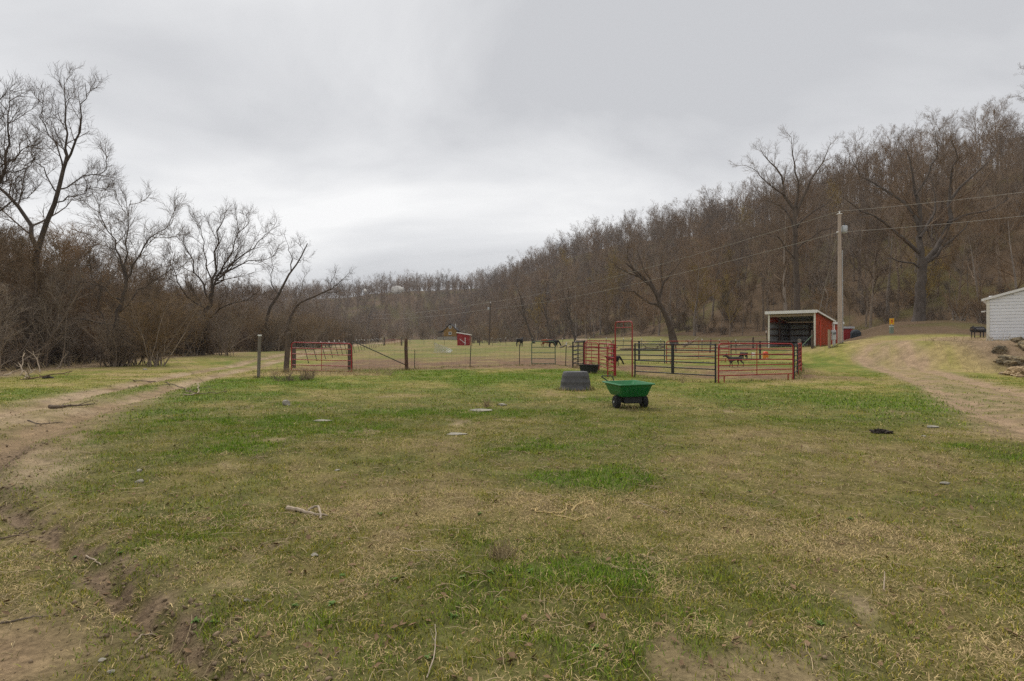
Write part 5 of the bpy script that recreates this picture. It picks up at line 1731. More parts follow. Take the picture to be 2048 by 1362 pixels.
def stock_tank():
    x, y, _ = at(1151, 779)
    z = h1(x, y)
    root = empty('stock_tank', (x, y, z - .02), 'grey plastic stock tank turned upside down on the grass', 'stock tank', rz=math.radians(8))
    n = 72

    def ring(s_, zz, bulge=0.0, inset=1.0):
        pts = []
        for k in range(n):
            a = 2 * math.pi * k / n
            c, s = math.cos(a), math.sin(a)
            e = 2 / 2.7
            px_, py_ = .50 * s_ * math.copysign(abs(c) ** e, c), .39 * s_ * math.copysign(abs(s) ** e, s)
            # moulded recess on the near side
            d = math.exp(-((a - math.radians(292)) / .13) ** 2)
            f_ = 1 - .12 * d * inset + bulge
            pts.append((px_ * f_, py_ * f_, zz))
        return pts
    rs = [ring(1.02, 0, .04, .3), ring(1.02, .03, .055, .3), ring(1.01, .06, .05, .3), ring(.995, .09, .01), ring(.975, .18), ring(.965, .24), ring(.955, .265, .016, .8), ring(.945, .30, .016, .8),
          ring(.93, .33), ring(.89, .43), ring(.875, .465, .018, .6), ring(.86, .50, .018, .6), ring(.845, .53), ring(.82, .585), ring(.77, .615), ring(.62, .622), ring(.58, .612), ring(.1, .610)]
    m = MB(); m.rings(rs); m.build('shell', M['tank'], root, smooth=True)
    m = MB(); m.tube([(.30, -.335, .42), (.30, -.30, .42)], .022, 12); m.build('drain_plug', M['tank'], root)


stock_tank()


def rubber_trough():
    x, y, _ = at(1178, 746)
    z = h1(x, y)
    root = empty('feed_trough', (x, y, z), 'black rubber feed trough standing open by the pen', 'trough', rz=math.radians(40))

    def rc(w, l, z, rad=.1, n=5):
        pts = []
        for cx, cy, a0 in ((w - rad, l - rad, 0), (-w + rad, l - rad, 90), (-w + rad, -l + rad, 180), (w - rad, -l + rad, 270)):
            for k in range(n):
                a = math.radians(a0 + 90 * k / (n - 1)); pts.append((cx + rad * math.cos(a), cy + rad * math.sin(a), z))
        return pts
    m = MB(); m.rings([rc(.23, .40, 0), rc(.28, .455, .38), rc(.315, .49, .385), rc(.32, .495, .40), rc(.315, .49, .415), rc(.265, .44, .41), rc(.215, .385, .03)])
    m.build('tub', M['trough'], root, smooth=True)
    for s_ in (-1, 1):
        m = MB(); m.tube(rounded([(-.08, s_ * .49, .37), (-.08, s_ * .54, .35), (.08, s_ * .54, .35), (.08, s_ * .49, .37)], .03, 3), .012, 6); m.build('handle', M['trough'], root)


rubber_trough()


def cooler_jug():
    x, y, z = pd(1531, 45.2)
    root = empty('orange_jug', (x, y, z), 'orange water jug with a red lid in front of the loafing shed', 'water jug')
    z0 = zpx(693, 45.2) - z
    m = MB(); m.tube([(0, 0, -.05), (0, 0, .0), (0, 0, .05), (0, 0, .40), (0, 0, .44)], [.18, .19, .2, .215, .2], 18); m.build('body', M['orange'], root, smooth=True)
    m = MB(); m.tube([(0, 0, .445), (0, 0, .50), (0, 0, .56), (0, 0, .6)], [.205, .205, .16, .06], 18); m.build('lid', M['orange_red'], root, smooth=True)
    m = MB(); m.tube(rounded([(.2, 0, .2), (.3, 0, .22), (.3, 0, .38), (.2, 0, .4)], .04, 3), .02, 6); m.build('handle', M['orange'], root)
    m = MB(); m.tube([(0, -.2, .08), (0, -.26, .08)], .025, 8); m.build('spigot', M['white'], root)


cooler_jug()
x_, y_, z_ = pd(1507, 45.5)
o = empty('salt_block', (x_, y_, z_), 'white mineral block on a stake by the orange jug', 'salt block')
m = MB(); m.box((-.13, -.1, .28), (.09, .1, .52)); m.build('block', M['white'], o, bevel=.03)
m = MB(); m.tube([(-.17, 0, -.2), (-.17, 0, .55)], .02, 6); m.build('stake', M['tpost'], o)


def pipeline_marker():
    x, y, z = at(1783, 667)
    root = empty('cable_marker', (x, y, z), 'pale green cable pedestal with a yellow warning sign at the wood edge', 'marker post')
    m = MB(); m.box((-.14, -.1, -.3), (.14, .1, .72)); b = m.build('pedestal', M['pedestal'], root, bevel=.02)
    m = MB(); m.box((-.155, -.115, .58), (.155, .115, .63)); m.build('band', M['trim'], b)
    m = MB(); m.tube([(0, .0, .7), (0, .0, 1.35)], .03, 8); m.build('stake', M['white'], root)
    m = MB(); m.box((-.21, -.05, .80), (.21, -.03, 1.34)); s_ = m.build('warning_sign', M['yellow'], root, bevel=.006)
    m = MB(); m.box((-.05, -.056, .93), (.05, -.051, 1.24)); m.box((-.09, -.056, 1.15), (.09, -.0512, 1.18)); m.build('printed_mark', M['orange_red'], s_)


pipeline_marker()


# ------------------------------------------------------------------ rocks
def rock(name, label, cat, loc, size, mat, seed, group=None, rz=0.0, sub=3, rough=.28, flat=0.0, sink=.2):
    rr = random.Random(seed)
    bm = bmesh.new()
    bmesh.ops.create_icosphere(bm, subdivisions=sub, radius=1.0)
    nf_ = 2.6 if sub > 3 else 1.7
    planes = [(Vector((rr.gauss(0, 1), rr.gauss(0, 1), rr.gauss(0, 1))).normalized(), rr.uniform(.55, .88)) for _ in range(9)]
    from mathutils import noise as mn
    off = Vector((rr.uniform(0, 50), rr.uniform(0, 50), rr.uniform(0, 50)))
    for v in bm.verts:
        p = v.co.copy()
        for nrm_, d in planes:
            q = p.dot(nrm_)
            if q > d: p -= nrm_ * (q - d) * .9
        p += p.normalized() * (mn.fractal(p * nf_ + off, 0.8, 2.1, 6) * rough * .5)
        v.co = Vector((p.x * size[0], p.y * size[1], p.z * size[2]))
    me = bpy.data.meshes.new(name); bm.to_mesh(me); bm.free()
    o = link(name, me, mat, None, (loc[0], loc[1], loc[2] + size[2] * (1 - 2 * sink) * .6), rz)
    return tag(o, label, cat, group)


def rpx(px_, py_):
    x, y, z = at(px_, py_)
    return x, y, z


for k, (px_, Y, dz, sz, mt, lab) in enumerate((
        (2022, 29.5, .15, (.85, .7, .45), 'boulder', 'big lichen-covered boulder in the bank below the garage'),
        (1999, 30.4, .32, (.42, .45, .36), 'boulder', 'dark angular boulder wedged beside the lichen-covered one'),
        (2052, 30.2, .3, (.55, .6, .36), 'boulder', 'mossy boulder half buried in the bank under the garage wall'),
        (2036, 26.2, .1, (.8, .6, .42), 'boulder_pale', 'large ochre boulder at the edge of the driveway'),
        (2011, 26.8, .1, (.42, .4, .25), 'boulder_pale', 'small ochre boulder in front of the larger ochre one'),
        (2062, 25.2, .0, (.7, .5, .4), 'boulder_pale', 'ochre boulder lying lowest beside the driveway'),
        (2040, 31.0, .55, (.5, .4, .25), 'boulder', 'flat boulder just under the garage base'))):
    x, y, z = pd(px_, Y)
    rock('boulder', lab, 'boulder', (x, y, z + dz * .1 - .08), tuple(q * .8 for q in sz), M[mt], 500 + k, 'boulders of the bank below the garage', rz=k * 1.3, sub=5, rough=.55)
for k, (px_, py_, sx, sy, sz, lab) in enumerate((
        (962, 822, .27, .16, .035, 'long flat grey stone set in the lawn beside a dry tuft'),
        (1003, 811, .13, .09, .04, 'small flat grey stone behind the dry tuft on the lawn'),
        (645, 843, .18, .08, .03, 'low pale stone lying alone in the green grass'),
        (912, 869, .22, .09, .02, 'broad worn stone almost sunk in the lawn'),
        (572, 811, .11, .09, .10, 'rounded pale stone lying on the lawn before the red gate'),
        (1890, 969, .06, .03, .02, 'small cream stone on bare soil in the lawn'),
        (1866, 856, .12, .06, .03, 'cluster of white stone chips beside the dark clod'),
        (1848, 874, .04, .03, .02, 'tiny white stone near the dark clod'),
        (675, 942, .035, .025, .015, 'tiny pale stone on the middle of the lawn'),
        (630, 1113, .03, .02, .015, 'pea-sized pale stone near the forked stick'),
        (280, 965, .06, .035, .025, 'oblong tan stone near the track rut'),
        (278, 943, .04, .03, .02, 'small tan stone on the grass by the rut'),
        (495, 1203, .022, .015, .012, 'tiny cream pebble on bare soil'),
        (205, 1322, .022, .014, .01, 'pale chip of stone beside the mud rut'),
        (222, 1345, .018, .014, .01, 'whitish chip of stone low in the mud rut'),
        (290, 740, .16, .1, .05, 'pale stone lying beyond the dirt track'))):
    x, y, z = rpx(px_, py_)
    rock('flat_stone' if sz < .06 else 'stone', lab, 'stone', (x, y, z), (sx, sy, sz), M['stone'], 600 + k, rz=k * .7 if sx / sy < 1.3 else random.uniform(-.2, .2), sub=3, sink=.15)
x, y, z = rpx(1763, 867)
rock('dark_clod', 'dark brown clod of dung on the grass', 'clod', (x, y, z), (.16, .12, .05), M['dung'], 700, rough=1.3, sub=4, sink=.15)
x, y, z = rpx(95, 757)
rock('dark_clod', 'dark clod at the grass edge of the brush pile', 'clod', (x, y, z), (.22, .15, .09), M['dung'], 701, rough=.8, sink=.1)
# pale outcrop high on the far hill
o = empty('rock_outcrop', (-82, 405, 0), 'pale limestone outcrop high on the far wooded hill', 'rock')
Y = 402.0
for k, (px_, w, hh) in enumerate(((786, 1.7, 2.4), (793, 2.4, 3.4), (799, 2.3, 3.2), (804, 1.5, 2.2), (731, 1.2, 1.7))):
    x = (px_ - CX) / F * Y; zc = zpx(580 if px_ > 760 else 582, Y)
    zg = h1(x, Y)
    r_ = rock('crag', '', None, (x + 82, Y - 405, max(zc, zg + hh * .2)), (w, 2.2, hh), M['bluff'], 720 + k, sub=3, sink=.5)
    r_.parent = o
    del r_['label']


# ------------------------------------------------------------------ fallen wood
def fallen(name, label, pxys, r0, r1, mat, seed, forks=2, lift=0.0, group=None, cat='branch', flen=.4):
    """a stick or branch lying along ground points given as pixels"""
    rr = random.Random(seed)
    P = []
    for q in pxys:
        x, y, z = at(q[0], q[1])
        P.append(Vector((x, y, z + r0 * .8 + (q[2] if len(q) > 2 else 0.0))))
    sm = [Vector(v) for v in smooth_line([tuple(p) for p in P], 5)]
    base = sm[0].copy()
    n = len(sm)
    L = sum((sm[i + 1] - sm[i]).length for i in range(n - 1))
    m = MB()
    pts = [p - base + Vector((rr.gauss(0, 1), rr.gauss(0, 1), abs(rr.gauss(0, 1)))) * L * .006 for p in sm]
    m.tube(pts, [r0 + (r1 - r0) * i / (n - 1) for i in range(n)], 7)
    for f_ in range(forks):
        i = rr.randint(n // 4, n - 2)
        d = (pts[i + 1] - pts[i]).normalized()
        sd = Vector((-d.y, d.x, rr.uniform(-.05, .5))) * rr.choice((-1, 1))
        ln = L * flen * rr.uniform(.4, 1)
        q = pts[i]
        br = [q]
        dirv = (d + sd * rr.uniform(.5, 1.2)).normalized()
        for k in range(5):
            dirv = (dirv + Vector((rr.gauss(0, .18), rr.gauss(0, .18), rr.gauss(0, .08)))).normalized()
            nx = br[-1] + dirv * ln / 5
            gz = h1(nx.x + base.x, nx.y + base.y) - base.z
            nx.z = max(nx.z, gz + .004)
            br.append(nx)
        rb = (r0 + (r1 - r0) * i / n) * .6
        m.tube(br, [rb * (1 - .8 * k / 5) for k in range(6)], 5)
    o = m.build(name, mat, None, base)
    return tag(o, label, cat, group)


fallen('forked_stick', 'pale barkless forked stick lying on the lawn', [(575, 1020), (600, 1026), (630, 1033), (655, 1036)], .021, .008, M['dead'], 801, 0, cat='stick')
fallen('forked_stick', 'crooked pale prong lying across the forked stick', [(617, 1023), (634, 1022, .03), (640, 1031, .02), (641, 1040)], .011, .008, M['dead'], 802, 0, cat='stick')
fallen('fallen_branch', 'thin dark dead branch spread over the grass by the track', [(262, 764), (300, 765), (340, 770), (370, 782), (395, 790), (435, 788), (460, 786)], .022, .006, M['dead_dark'], 803, 4, cat='branch')
fallen('fallen_branch', 'pale broken limb standing up from the dead branch by the track', [(368, 793), (396, 789), (397, 780, .05), (396, 775, .12)], .022, .012, M['dead'], 804, 1, cat='branch')
fallen('fallen_branch', 'dark stub with a long bent twig on the dirt track', [(100, 817), (118, 817), (140, 815), (165, 814), (190, 811)], .045, .008, M['dead_dark'], 805, 2, cat='branch')
fallen('fallen_branch', 'scraggly twig lying on the dirt near the rut', [(55, 842), (80, 850), (100, 848), (125, 845)], .012, .004, M['dead_dark'], 806, 4, cat='branch')
fallen('fallen_branch', 'dark twig on the grass next to the muddy rut', [(0, 1080), (30, 1075), (60, 1066), (85, 1060)], .008, .003, M['dead_dark'], 807, 2, cat='branch')
fallen('fallen_branch', 'thin dark twig lying on the bare mud patch', [(0, 1248), (30, 1243), (60, 1238), (95, 1236)], .006, .002, M['dead_dark'], 808, 1, cat='branch')
fallen('dry_stalk', 'straight straw-coloured stalk lying across the mud rut', [(172, 1113), (188, 1124), (203, 1134)], .006, .004, M['dead'], 809, 0, cat='stick')
fallen('dry_stalk', 'upright-leaning dry stalk on the lawn', [(1768, 1183), (1769, 1170, .02), (1769, 1160, .05)], .005, .003, M['dead'], 810, 0, cat='stick')
fallen('dry_stalk', 'long thin stalk angled across the middle of the lawn', [(1273, 1005), (1300, 1015), (1330, 1026)], .004, .002, M['dead'], 811, 1, cat='stick')
fallen('dry_stalk', 'forked grey twig in the green patch of the lawn', [(1288, 1180), (1275, 1195), (1274, 1207)], .006, .004, M['dead_dark'], 812, 1, cat='stick')
fallen('dry_stalk', 'low arched pale stem over the near grass', [(805, 1098), (830, 1112, .03), (855, 1110, .03), (885, 1104)], .004, .002, M['dead'], 813, 2, cat='stick')
fallen('dry_stalk', 'slim dry stem beside the dark leafy rosettes', [(855, 1358), (868, 1320, .02), (872, 1262, .03)], .004, .002, M['dead'], 814, 1, cat='stick')
fallen('dry_stalk', 'long pale stalk lying toward the gravel chip', [(270, 1290), (285, 1280, .02), (310, 1272), (235, 1265)], .005, .002, M['dead'], 815, 1, cat='stick')
# loop of baling twine
tw = [(1030, 1020), (1062, 1022), (1073, 1020), (1072, 1025), (1090, 1027), (1115, 1029), (1130, 1024), (1136, 1014), (1142, 1013), (1149, 1018), (1143, 1026), (1150, 1017), (1165, 1009), (1176, 1005), (1186, 1006), (1184, 1011), (1174, 1010)]
o = fallen('baling_twine', 'length of yellow baling twine looped on the lawn', tw[1:], .006, .006, M['rope'], 816, 0, cat='twine')
fallen('baling_twine', 'short frayed end of baling twine beside the longer loop', [(1108, 1032), (1138, 1037), (1148, 1042), (1165, 1036), (1172, 1032), (1169, 1038), (1150, 1043)], .005, .004, M['rope'], 817, 0, cat='twine')

# brush pile and fallen trunks beside the left thicket
for k, (a, b, rise, r, lab) in enumerate((
        ((0, 752), (32, 742), .35, .05, 'pale cut pole lying low at the brush pile edge'),
        ((48, 757), (72, 738), .5, .035, 'short bleached limb jutting out of the brush pile'),
        ((40, 752), (50, 706), .9, .03, 'upright bleached limb in the brush pile'),
        ((80, 745), (66, 702), 1.0, .032, 'forked bleached limb rising from the brush pile'),
        ((110, 738), (137, 703), 1.1, .028, 'long slanting bare limb of the brush pile'),
        ((140, 728), (164, 706), .8, .035, 'stubby pale limb leaning from the brush pile'),
        ((40, 760), (145, 742), .1, .035, 'low reddish-brown branch along the brush pile foot'),
        ((165, 726), (215, 704), .9, .05, 'thick leaning trunk at the thicket edge'),
        ((330, 712), (360, 696), .8, .09, 'thick fallen trunk propped at the thicket edge'),
        ((60, 756), (36, 724), .7, .02, 'thin crossing limb in the brush pile'))):
    xa, ya, za = at(*a); xb = (b[0] - CX) / F * (ya + 1.0)
    zb = max(zpx(b[1], ya + 1.0), h1(xb, ya + 1.0) + .08)
    rr = random.Random(900 + k); m = MB()
    base = Vector((xa, ya, za)); e = Vector((xb, ya + 1.0, zb)) - base
    pts = [e * t + Vector((rr.gauss(0, .04), rr.gauss(0, .05), rr.gauss(0, .03))) * (1 if 0 < t < 1 else 0) for t in (0, .2, .4, .6, .8, 1)]
    m.tube(pts, [r * (1 - .12 * i) for i in range(6)], 7)
    for f_ in range(4):
        q = pts[rr.randint(1, 4)]; d = Vector((rr.gauss(0, 1), rr.gauss(0, .6), rr.uniform(.1, 1))).normalized() * rr.uniform(.3, .7)
        m.tube([q, q + d * .5 + Vector((0, 0, rr.gauss(0, .05))), q + d], [r * .5, r * .35, r * .12], 5)
    o = m.build('dead_limb', M['dead'] if k not in (6,) else M['twig_tan'], None, base)
    tag(o, lab, 'branch', 'limbs of the brush pile')
for k, (a, b, r, mt, lab, Y) in enumerate((
        ((1120, 688), (1132, 684), .16, 'log', 'short log lying at the wood edge beside the fence posts', 88),
        ((1136, 678), (1152, 680), .14, 'dead', 'pale forked log by the cream cow', 92),
        ((1366, 669), (1384, 658), .26, 'dead', 'thick pale broken log propped on the slope behind the pen', 74),
        ((1424, 667), (1478, 666), .11, 'dead', 'long pale trunk lying along the wood edge', 70),
        ((1470, 652), (1486, 660), .08, 'dead', 'bent pale limb hanging over the fallen trunk', 71),
        ((1322, 672), (1332, 666), .10, 'dead', 'small pale stump of a log by the leaning willow', 76),
        ((1240, 688), (1330, 684), .15, 'log', 'long grey log stretched behind the pen panels', 72),
        ((1170, 686), (1235, 685), .14, 'log', 'grey fallen trunk seen through the red arch', 80),
        ((1692, 627), (1780, 625), .09, 'log', 'slim fallen trunk lying across the slope behind the coop', 66),
        ((1900, 620), (1940, 585), .13, 'log', 'dark trunk leaning on the slope near the garage', 64),
        ((1790, 622), (1838, 622), .10, 'log', 'dark fallen trunk lying against the great oak', 66))):
    xa, xb = (a[0] - CX) / F * Y, (b[0] - CX) / F * Y
    za = max(zpx(a[1], Y), h1(xa, Y) - .05) if a[1] > 650 else h1(xa, Y) + .2
    dzb = (a[1] - b[1]) / F * Y
    za = h1(xa, Y) + r * .6; zb = max(za + max(dzb, 0), h1(xb, Y) + r * .6)
    rr = random.Random(950 + k); base = Vector((xa, Y, za)); e = Vector((xb, Y + rr.uniform(-1, 1), zb)) - base
    m = MB()
    pts = [e * t + Vector((0, rr.gauss(0, .12), rr.gauss(0, .06))) * (1 if 0 < t < 1 else 0) for t in (0, .2, .4, .6, .8, 1)]
    m.tube(pts, [r * (1 - .09 * i) for i in range(6)], 9)
    for f_ in range(3):
        q = pts[rr.randint(2, 5)]; d = Vector((rr.gauss(0, 1), rr.gauss(0, .6), rr.uniform(.1, 1))).normalized() * rr.uniform(.5, 1.3)
        m.tube([q, q + d * .5, q + d], [r * .45, r * .3, r * .12], 5)
    o = m.build('fallen_log', M[mt], None, base)
    tag(o, lab, 'log', 'fallen logs along the wood edge')


def brush_stuff():
    rng = np.random.default_rng(77)
    n = 1000
    # dry weed stems and litter along the thicket edge
    y = rng.uniform(12, 80, n); ex = edge_x(y) + 0.3
    x = ex - rng.normal(0.2, 1.1, n) * (1 + y * .008)
    z = height(x, y)
    L = rng.uniform(.25, .95, n) * np.where(y < 40, 1.0, .9)
    d = np.stack([rng.normal(0, .55, n), rng.normal(0, .55, n), rng.uniform(.25, 1, n)], 1)
    P, R = grow(rng, np.stack([x, y, z - .03], 1), d, L, rng.uniform(.005, .011, n), np.full(n, .003), 4, .12, -.02)
    parts = [tubes(P, R, 3)]
    branchwork(rng, P, R, [dict(n=3, t0=.25, ang=.7, lf=.45, rf=.7, K=2, S=3, wob=.2, up=.02, rmin=.004)], parts)
    # bank weeds on the right and round the gate
    n2 = 1300
    xa = np.concatenate([rng.uniform(23, 31, 900), rng.uniform(-11.6, -5.4, 400)]); ya = np.concatenate([rng.uniform(23, 35, 900), 26.5 + rng.normal(0, .9, 400)])
    dr, _ = polydist(xa, ya, ROAD_R)
    ok = dr > 2.0
    xa, ya = xa[ok], ya[ok]; n2 = len(xa)
    d = np.stack([rng.normal(0, .5, n2), rng.normal(0, .5, n2), rng.uniform(.2, 1, n2)], 1)
    P, R = grow(rng, np.stack([xa, ya, height(xa, ya) - .02], 1), d, rng.uniform(.15, .5, n2), rng.uniform(.004, .007, n2), np.full(n2, .0025), 3, .15, -.02)
    parts.append(tubes(P, R, 3))
    branchwork(rng, P, R, [dict(n=4, t0=.2, ang=.7, lf=.5, rf=.7, K=2, S=3, wob=.2, up=.02, rmin=.003)], parts)
    V, Q = merge(parts)
    o = link('dry_weeds', mesh_np('dry_weeds', V, Q), M['straw'])
    tag(o, 'dry weed stems along the thicket edge and the garage bank', 'weeds', kind='stuff')


brush_stuff()


def crumbs():
    rng = np.random.default_rng(55)
    n = 9000
    r = 1.9 + 24 * rng.uniform(0, 1, n) ** 1.9; a = np.radians(rng.uniform(-57, 57, n))
    x = r * np.sin(a); y = r * np.cos(a)
    green, dirt, past, litter, weeds, bank, nb, nm, nf = zones(x, y)
    keep = rng.uniform(0, 1, n) < np.clip(dirt * 1.2, 0.03, 1)
    x, y, r = x[keep], y[keep], r[keep]; n = len(x)
    sz = np.minimum(rng.gamma(2.0, 0.0022, n), 0.013) * (0.8 + r / 14)
    d = np.array([(1, 0, 0), (-1, 0, 0), (0, 1, 0), (0, -1, 0), (0, 0, 1), (0, 0, -1)], float)
    V = d[None] * (sz[:, None, None] * rng.uniform(0.6, 1.4, (n, 6, 1)))
    V = V + rng.normal(0, 0.22, (n, 6, 3)) * sz[:, None, None]
    V = V + np.stack([x, y, height(x, y) + sz * 0.35], 1)[:, None]
    f = np.array([(0, 2, 4), (2, 1, 4), (1, 3, 4), (3, 0, 4), (2, 0, 5), (1, 2, 5), (3, 1, 5), (0, 3, 5)])
    T = (np.arange(n)[:, None, None] * 6 + f[None]).reshape(-1, 3)
    o = link('soil_crumbs', mesh_np('soil_crumbs', V.reshape(-1, 3), None, T), M['crumb'])
    tag(o, 'crumbs of soil and grit over the ruts and bare patches', 'gravel', kind='stuff')
    # curled dead leaves caught in the grass
    # clods heaped along the near rut
    n = 2600
    i = rng.integers(0, len(RUT) - 1, n); t = rng.uniform(0, 1, n)[:, None]
    p = RUT[i] * (1 - t) + RUT[i + 1] * t
    d = RUT[i + 1] - RUT[i]; d = d / np.linalg.norm(d, axis=1, keepdims=True)
    p = p + np.stack([-d[:, 1], d[:, 0]], 1) * rng.normal(-0.02, 0.17, n)[:, None]
    x, y = p[:, 0], p[:, 1]
    keep = (np.hypot(x, y) > 1.7) & (fbm(x, y, .3, 330, 2) > rng.uniform(.2, .62, n))
    x, y = x[keep], y[keep]; n = len(x)
    sz = np.minimum(rng.gamma(1.6, 0.0042, n), 0.02)
    V = np.array([(1, 0, 0), (-1, 0, 0), (0, 1, 0), (0, -1, 0), (0, 0, .8), (0, 0, -.8)], float)[None] * (sz[:, None, None] * rng.uniform(0.5, 1.5, (n, 6, 1)))
    V = V + rng.normal(0, 0.3, (n, 6, 3)) * sz[:, None, None]
    V = V + np.stack([x, y, height(x, y) + sz * 0.15], 1)[:, None]
    T = (np.arange(n)[:, None, None] * 6 + f[None]).reshape(-1, 3)
    o = link('rut_clods', mesh_np('rut_clods', V.reshape(-1, 3), None, T), M['crumb'])
    tag(o, 'broken clods of earth heaped along the near wheel rut', 'clods', kind='stuff')
    n = 2600
    r = 1.9 + 16 * rng.uniform(0, 1, n) ** 1.5; a = np.radians(rng.uniform(-57, 57, n))
    x = r * np.sin(a); y = r * np.cos(a); z = height(x, y) + 0.012
    az = rng.uniform(0, 6.28, n); L = rng.uniform(0.012, 0.032, n); W = L * rng.uniform(0.3, 0.6, n)
    u = np.stack([np.cos(az), np.sin(az), rng.normal(0, .35, n)], 1); v = np.stack([-np.sin(az), np.cos(az), rng.normal(0, .35, n)], 1)
    c = np.stack([x, y, z], 1)
    up = np.array([0, 0, 1.0])
    V = np.stack([c - u * L[:, None], c - v * W[:, None] + up * (W * .5)[:, None], c + u * L[:, None] + up * (L * .3)[:, None], c + v * W[:, None] + up * (W * .5)[:, None], c - up * 0.003], 1)
    f = np.array([(0, 1, 4), (1, 2, 4), (2, 3, 4), (3, 0, 4)])
    T = (np.arange(n)[:, None, None] * 5 + f[None]).reshape(-1, 3)
    o = link('dead_leaves', mesh_np('dead_leaves', V.reshape(-1, 3), None, T), M['dead_leaf'])
    tag(o, 'curled brown dead leaves caught in the near grass', 'leaves', kind='stuff')


crumbs()


def rosettes():
    rng = np.random.default_rng(66)
    spots = [(980, 1148), (925, 1158), (1000, 1205), (788, 1162), (905, 1235), (683, 1155), (665, 1210), (588, 1215), (430, 1248), (390, 1245), (1060, 1145), (1290, 1150), (1240, 960), (960, 1030), (760, 1030), (240, 1110), (150, 1118), (1700, 1040), (1500, 985), (1640, 1250), (860, 1320), (1190, 1300)]
    for k, (a, b) in enumerate(spots):
        x, y, z = at(a, b)
        n = 16; az = rng.uniform(0, 6.28, n); L = rng.uniform(.02, .042, n); W = L * .2
        el = rng.uniform(.25, .9, n)
        d = np.stack([np.cos(az) * np.cos(el), np.sin(az) * np.cos(el), np.sin(el)], 1); sd = np.stack([-np.sin(az), np.cos(az), 0 * az], 1)
        m0 = d * (L * .5)[:, None]; t = d * L[:, None] - np.array([0, 0, 1]) * (L * .25)[:, None]
        V = np.stack([np.zeros((n, 3)), m0 - sd * W[:, None], t, m0 + sd * W[:, None]], 1)
        V[:, 2, 2] = np.maximum(V[:, 2, 2], .004)
        Q = np.arange(4 * n).reshape(n, 4)
        o = link('weed_rosette', mesh_np('weed_rosette', V.reshape(-1, 3), Q), M['weed'], None, (x, y, z + .004))
        tag(o, 'small leafy green weed rosette pressed flat in the near grass', 'weed', 'weed rosettes in the near grass')


rosettes()


def tuft(name, label, px_, py_, n, H, col, seed):
    rng = np.random.default_rng(seed)
    x, y, z = at(px_, py_)
    d = np.stack([rng.normal(0, .35, n), rng.normal(0, .35, n), np.ones(n)], 1)
    P, R = grow(rng, np.concatenate([rng.normal(0, .04, (n, 2)), np.full((n, 1), -.01)], 1), d, H * rng.uniform(.5, 1.1, n), np.full(n, .004), np.full(n, .0015), 4, .1, -.03)
    V, Q = tubes(P, R, 3)
    o = link(name, mesh_np(name, V, Q), col, None, (x, y, z))
    return tag(o, label, 'grass tuft')


tuft('dry_tuft', 'upright straw tuft growing between the flat grey stones', 975, 815, 60, .26, M['straw'], 1)
tuft('dry_tuft', 'straw tuft poking up at the foot of the black pen panel', 1365, 766, 30, .3, M['straw'], 2)
tuft('dry_tuft', 'thick dry tuft of dead grass on the near lawn', 1005, 1118, 80, .16, M['straw'], 3)

# bare little bushes in front of the red gate
for k, (px_, py_, lab) in enumerate(((612, 760, 'small leafless bush in front of the red gate'), (572, 762, 'low leafless bush between the lone post and the red gate'))):
    st, cr = shrub(400 + k, .55, 7, .9, (5, 4, 3), .008, .003)
    x, y, z = at(px_, py_)
    o = empty('small_bush', (x, y, z), lab, 'bush')
    link('stem', mesh_np('stem', *st), M['twig_dark'], o); link('crown', mesh_np('crown', *cr), M['twig'], o)


# ------------------------------------------------------------------ wire hay ring in the pasture
x, y, z = pd(886, 62)
o = empty('wire_hoop', (x, y, z), 'sagging hoop of old wire mesh standing in the churned pasture', 'wire mesh')
m = MB()
for h in np.linspace(.02, 1.15, 9):
    m.tube([(-1.0 + 1.9 * t + .1 * math.sin(t * 5 + h * 3), .5 * math.sin(t * 3.3) + .25 * h, h * (1 - .75 * t) + .05) for t in np.linspace(0, 1, 14)], .011, 4, cap=False)
for t in np.linspace(0, 1, 15):
    m.tube([(-1.0 + 1.9 * t + .1 * math.sin(t * 5 + h * 3), .5 * math.sin(t * 3.3) + .25 * h, h * (1 - .75 * t) + .05) for h in np.linspace(.02, 1.15, 6)], .011, 4, cap=False)
m.build('mesh', M['galv'], o)


# ------------------------------------------------------------------ animals
def animal(name, label, cat, loc, rz, spine, mat, group=None, sub=2):
    """spine: dict of joints {key: (x, y, z, radius)} and edges; grown with Skin + Subdivision"""
    joints, edges = spine
    keys = list(joints)
    me = bpy.data.meshes.new(name)
    me.from_pydata([joints[k][:3] for k in keys], [(keys.index(a), keys.index(b)) for a, b in edges], [])
    o = link(name, me, mat, None, loc, rz)
    sk = o.modifiers.new('skin', 'SKIN'); sk.use_smooth_shade = True
    for i, k in enumerate(keys):
        r = joints[k][3]
        rr = r if hasattr(r, '__len__') else (r, r)
        me.skin_vertices[0].data[i].radius = rr
        me.skin_vertices[0].data[i].use_root = (k == 'hip')
    sb = o.modifiers.new('smooth', 'SUBSURF'); sb.levels = sub; sb.render_levels = sub
    return tag(o, label, cat, group)


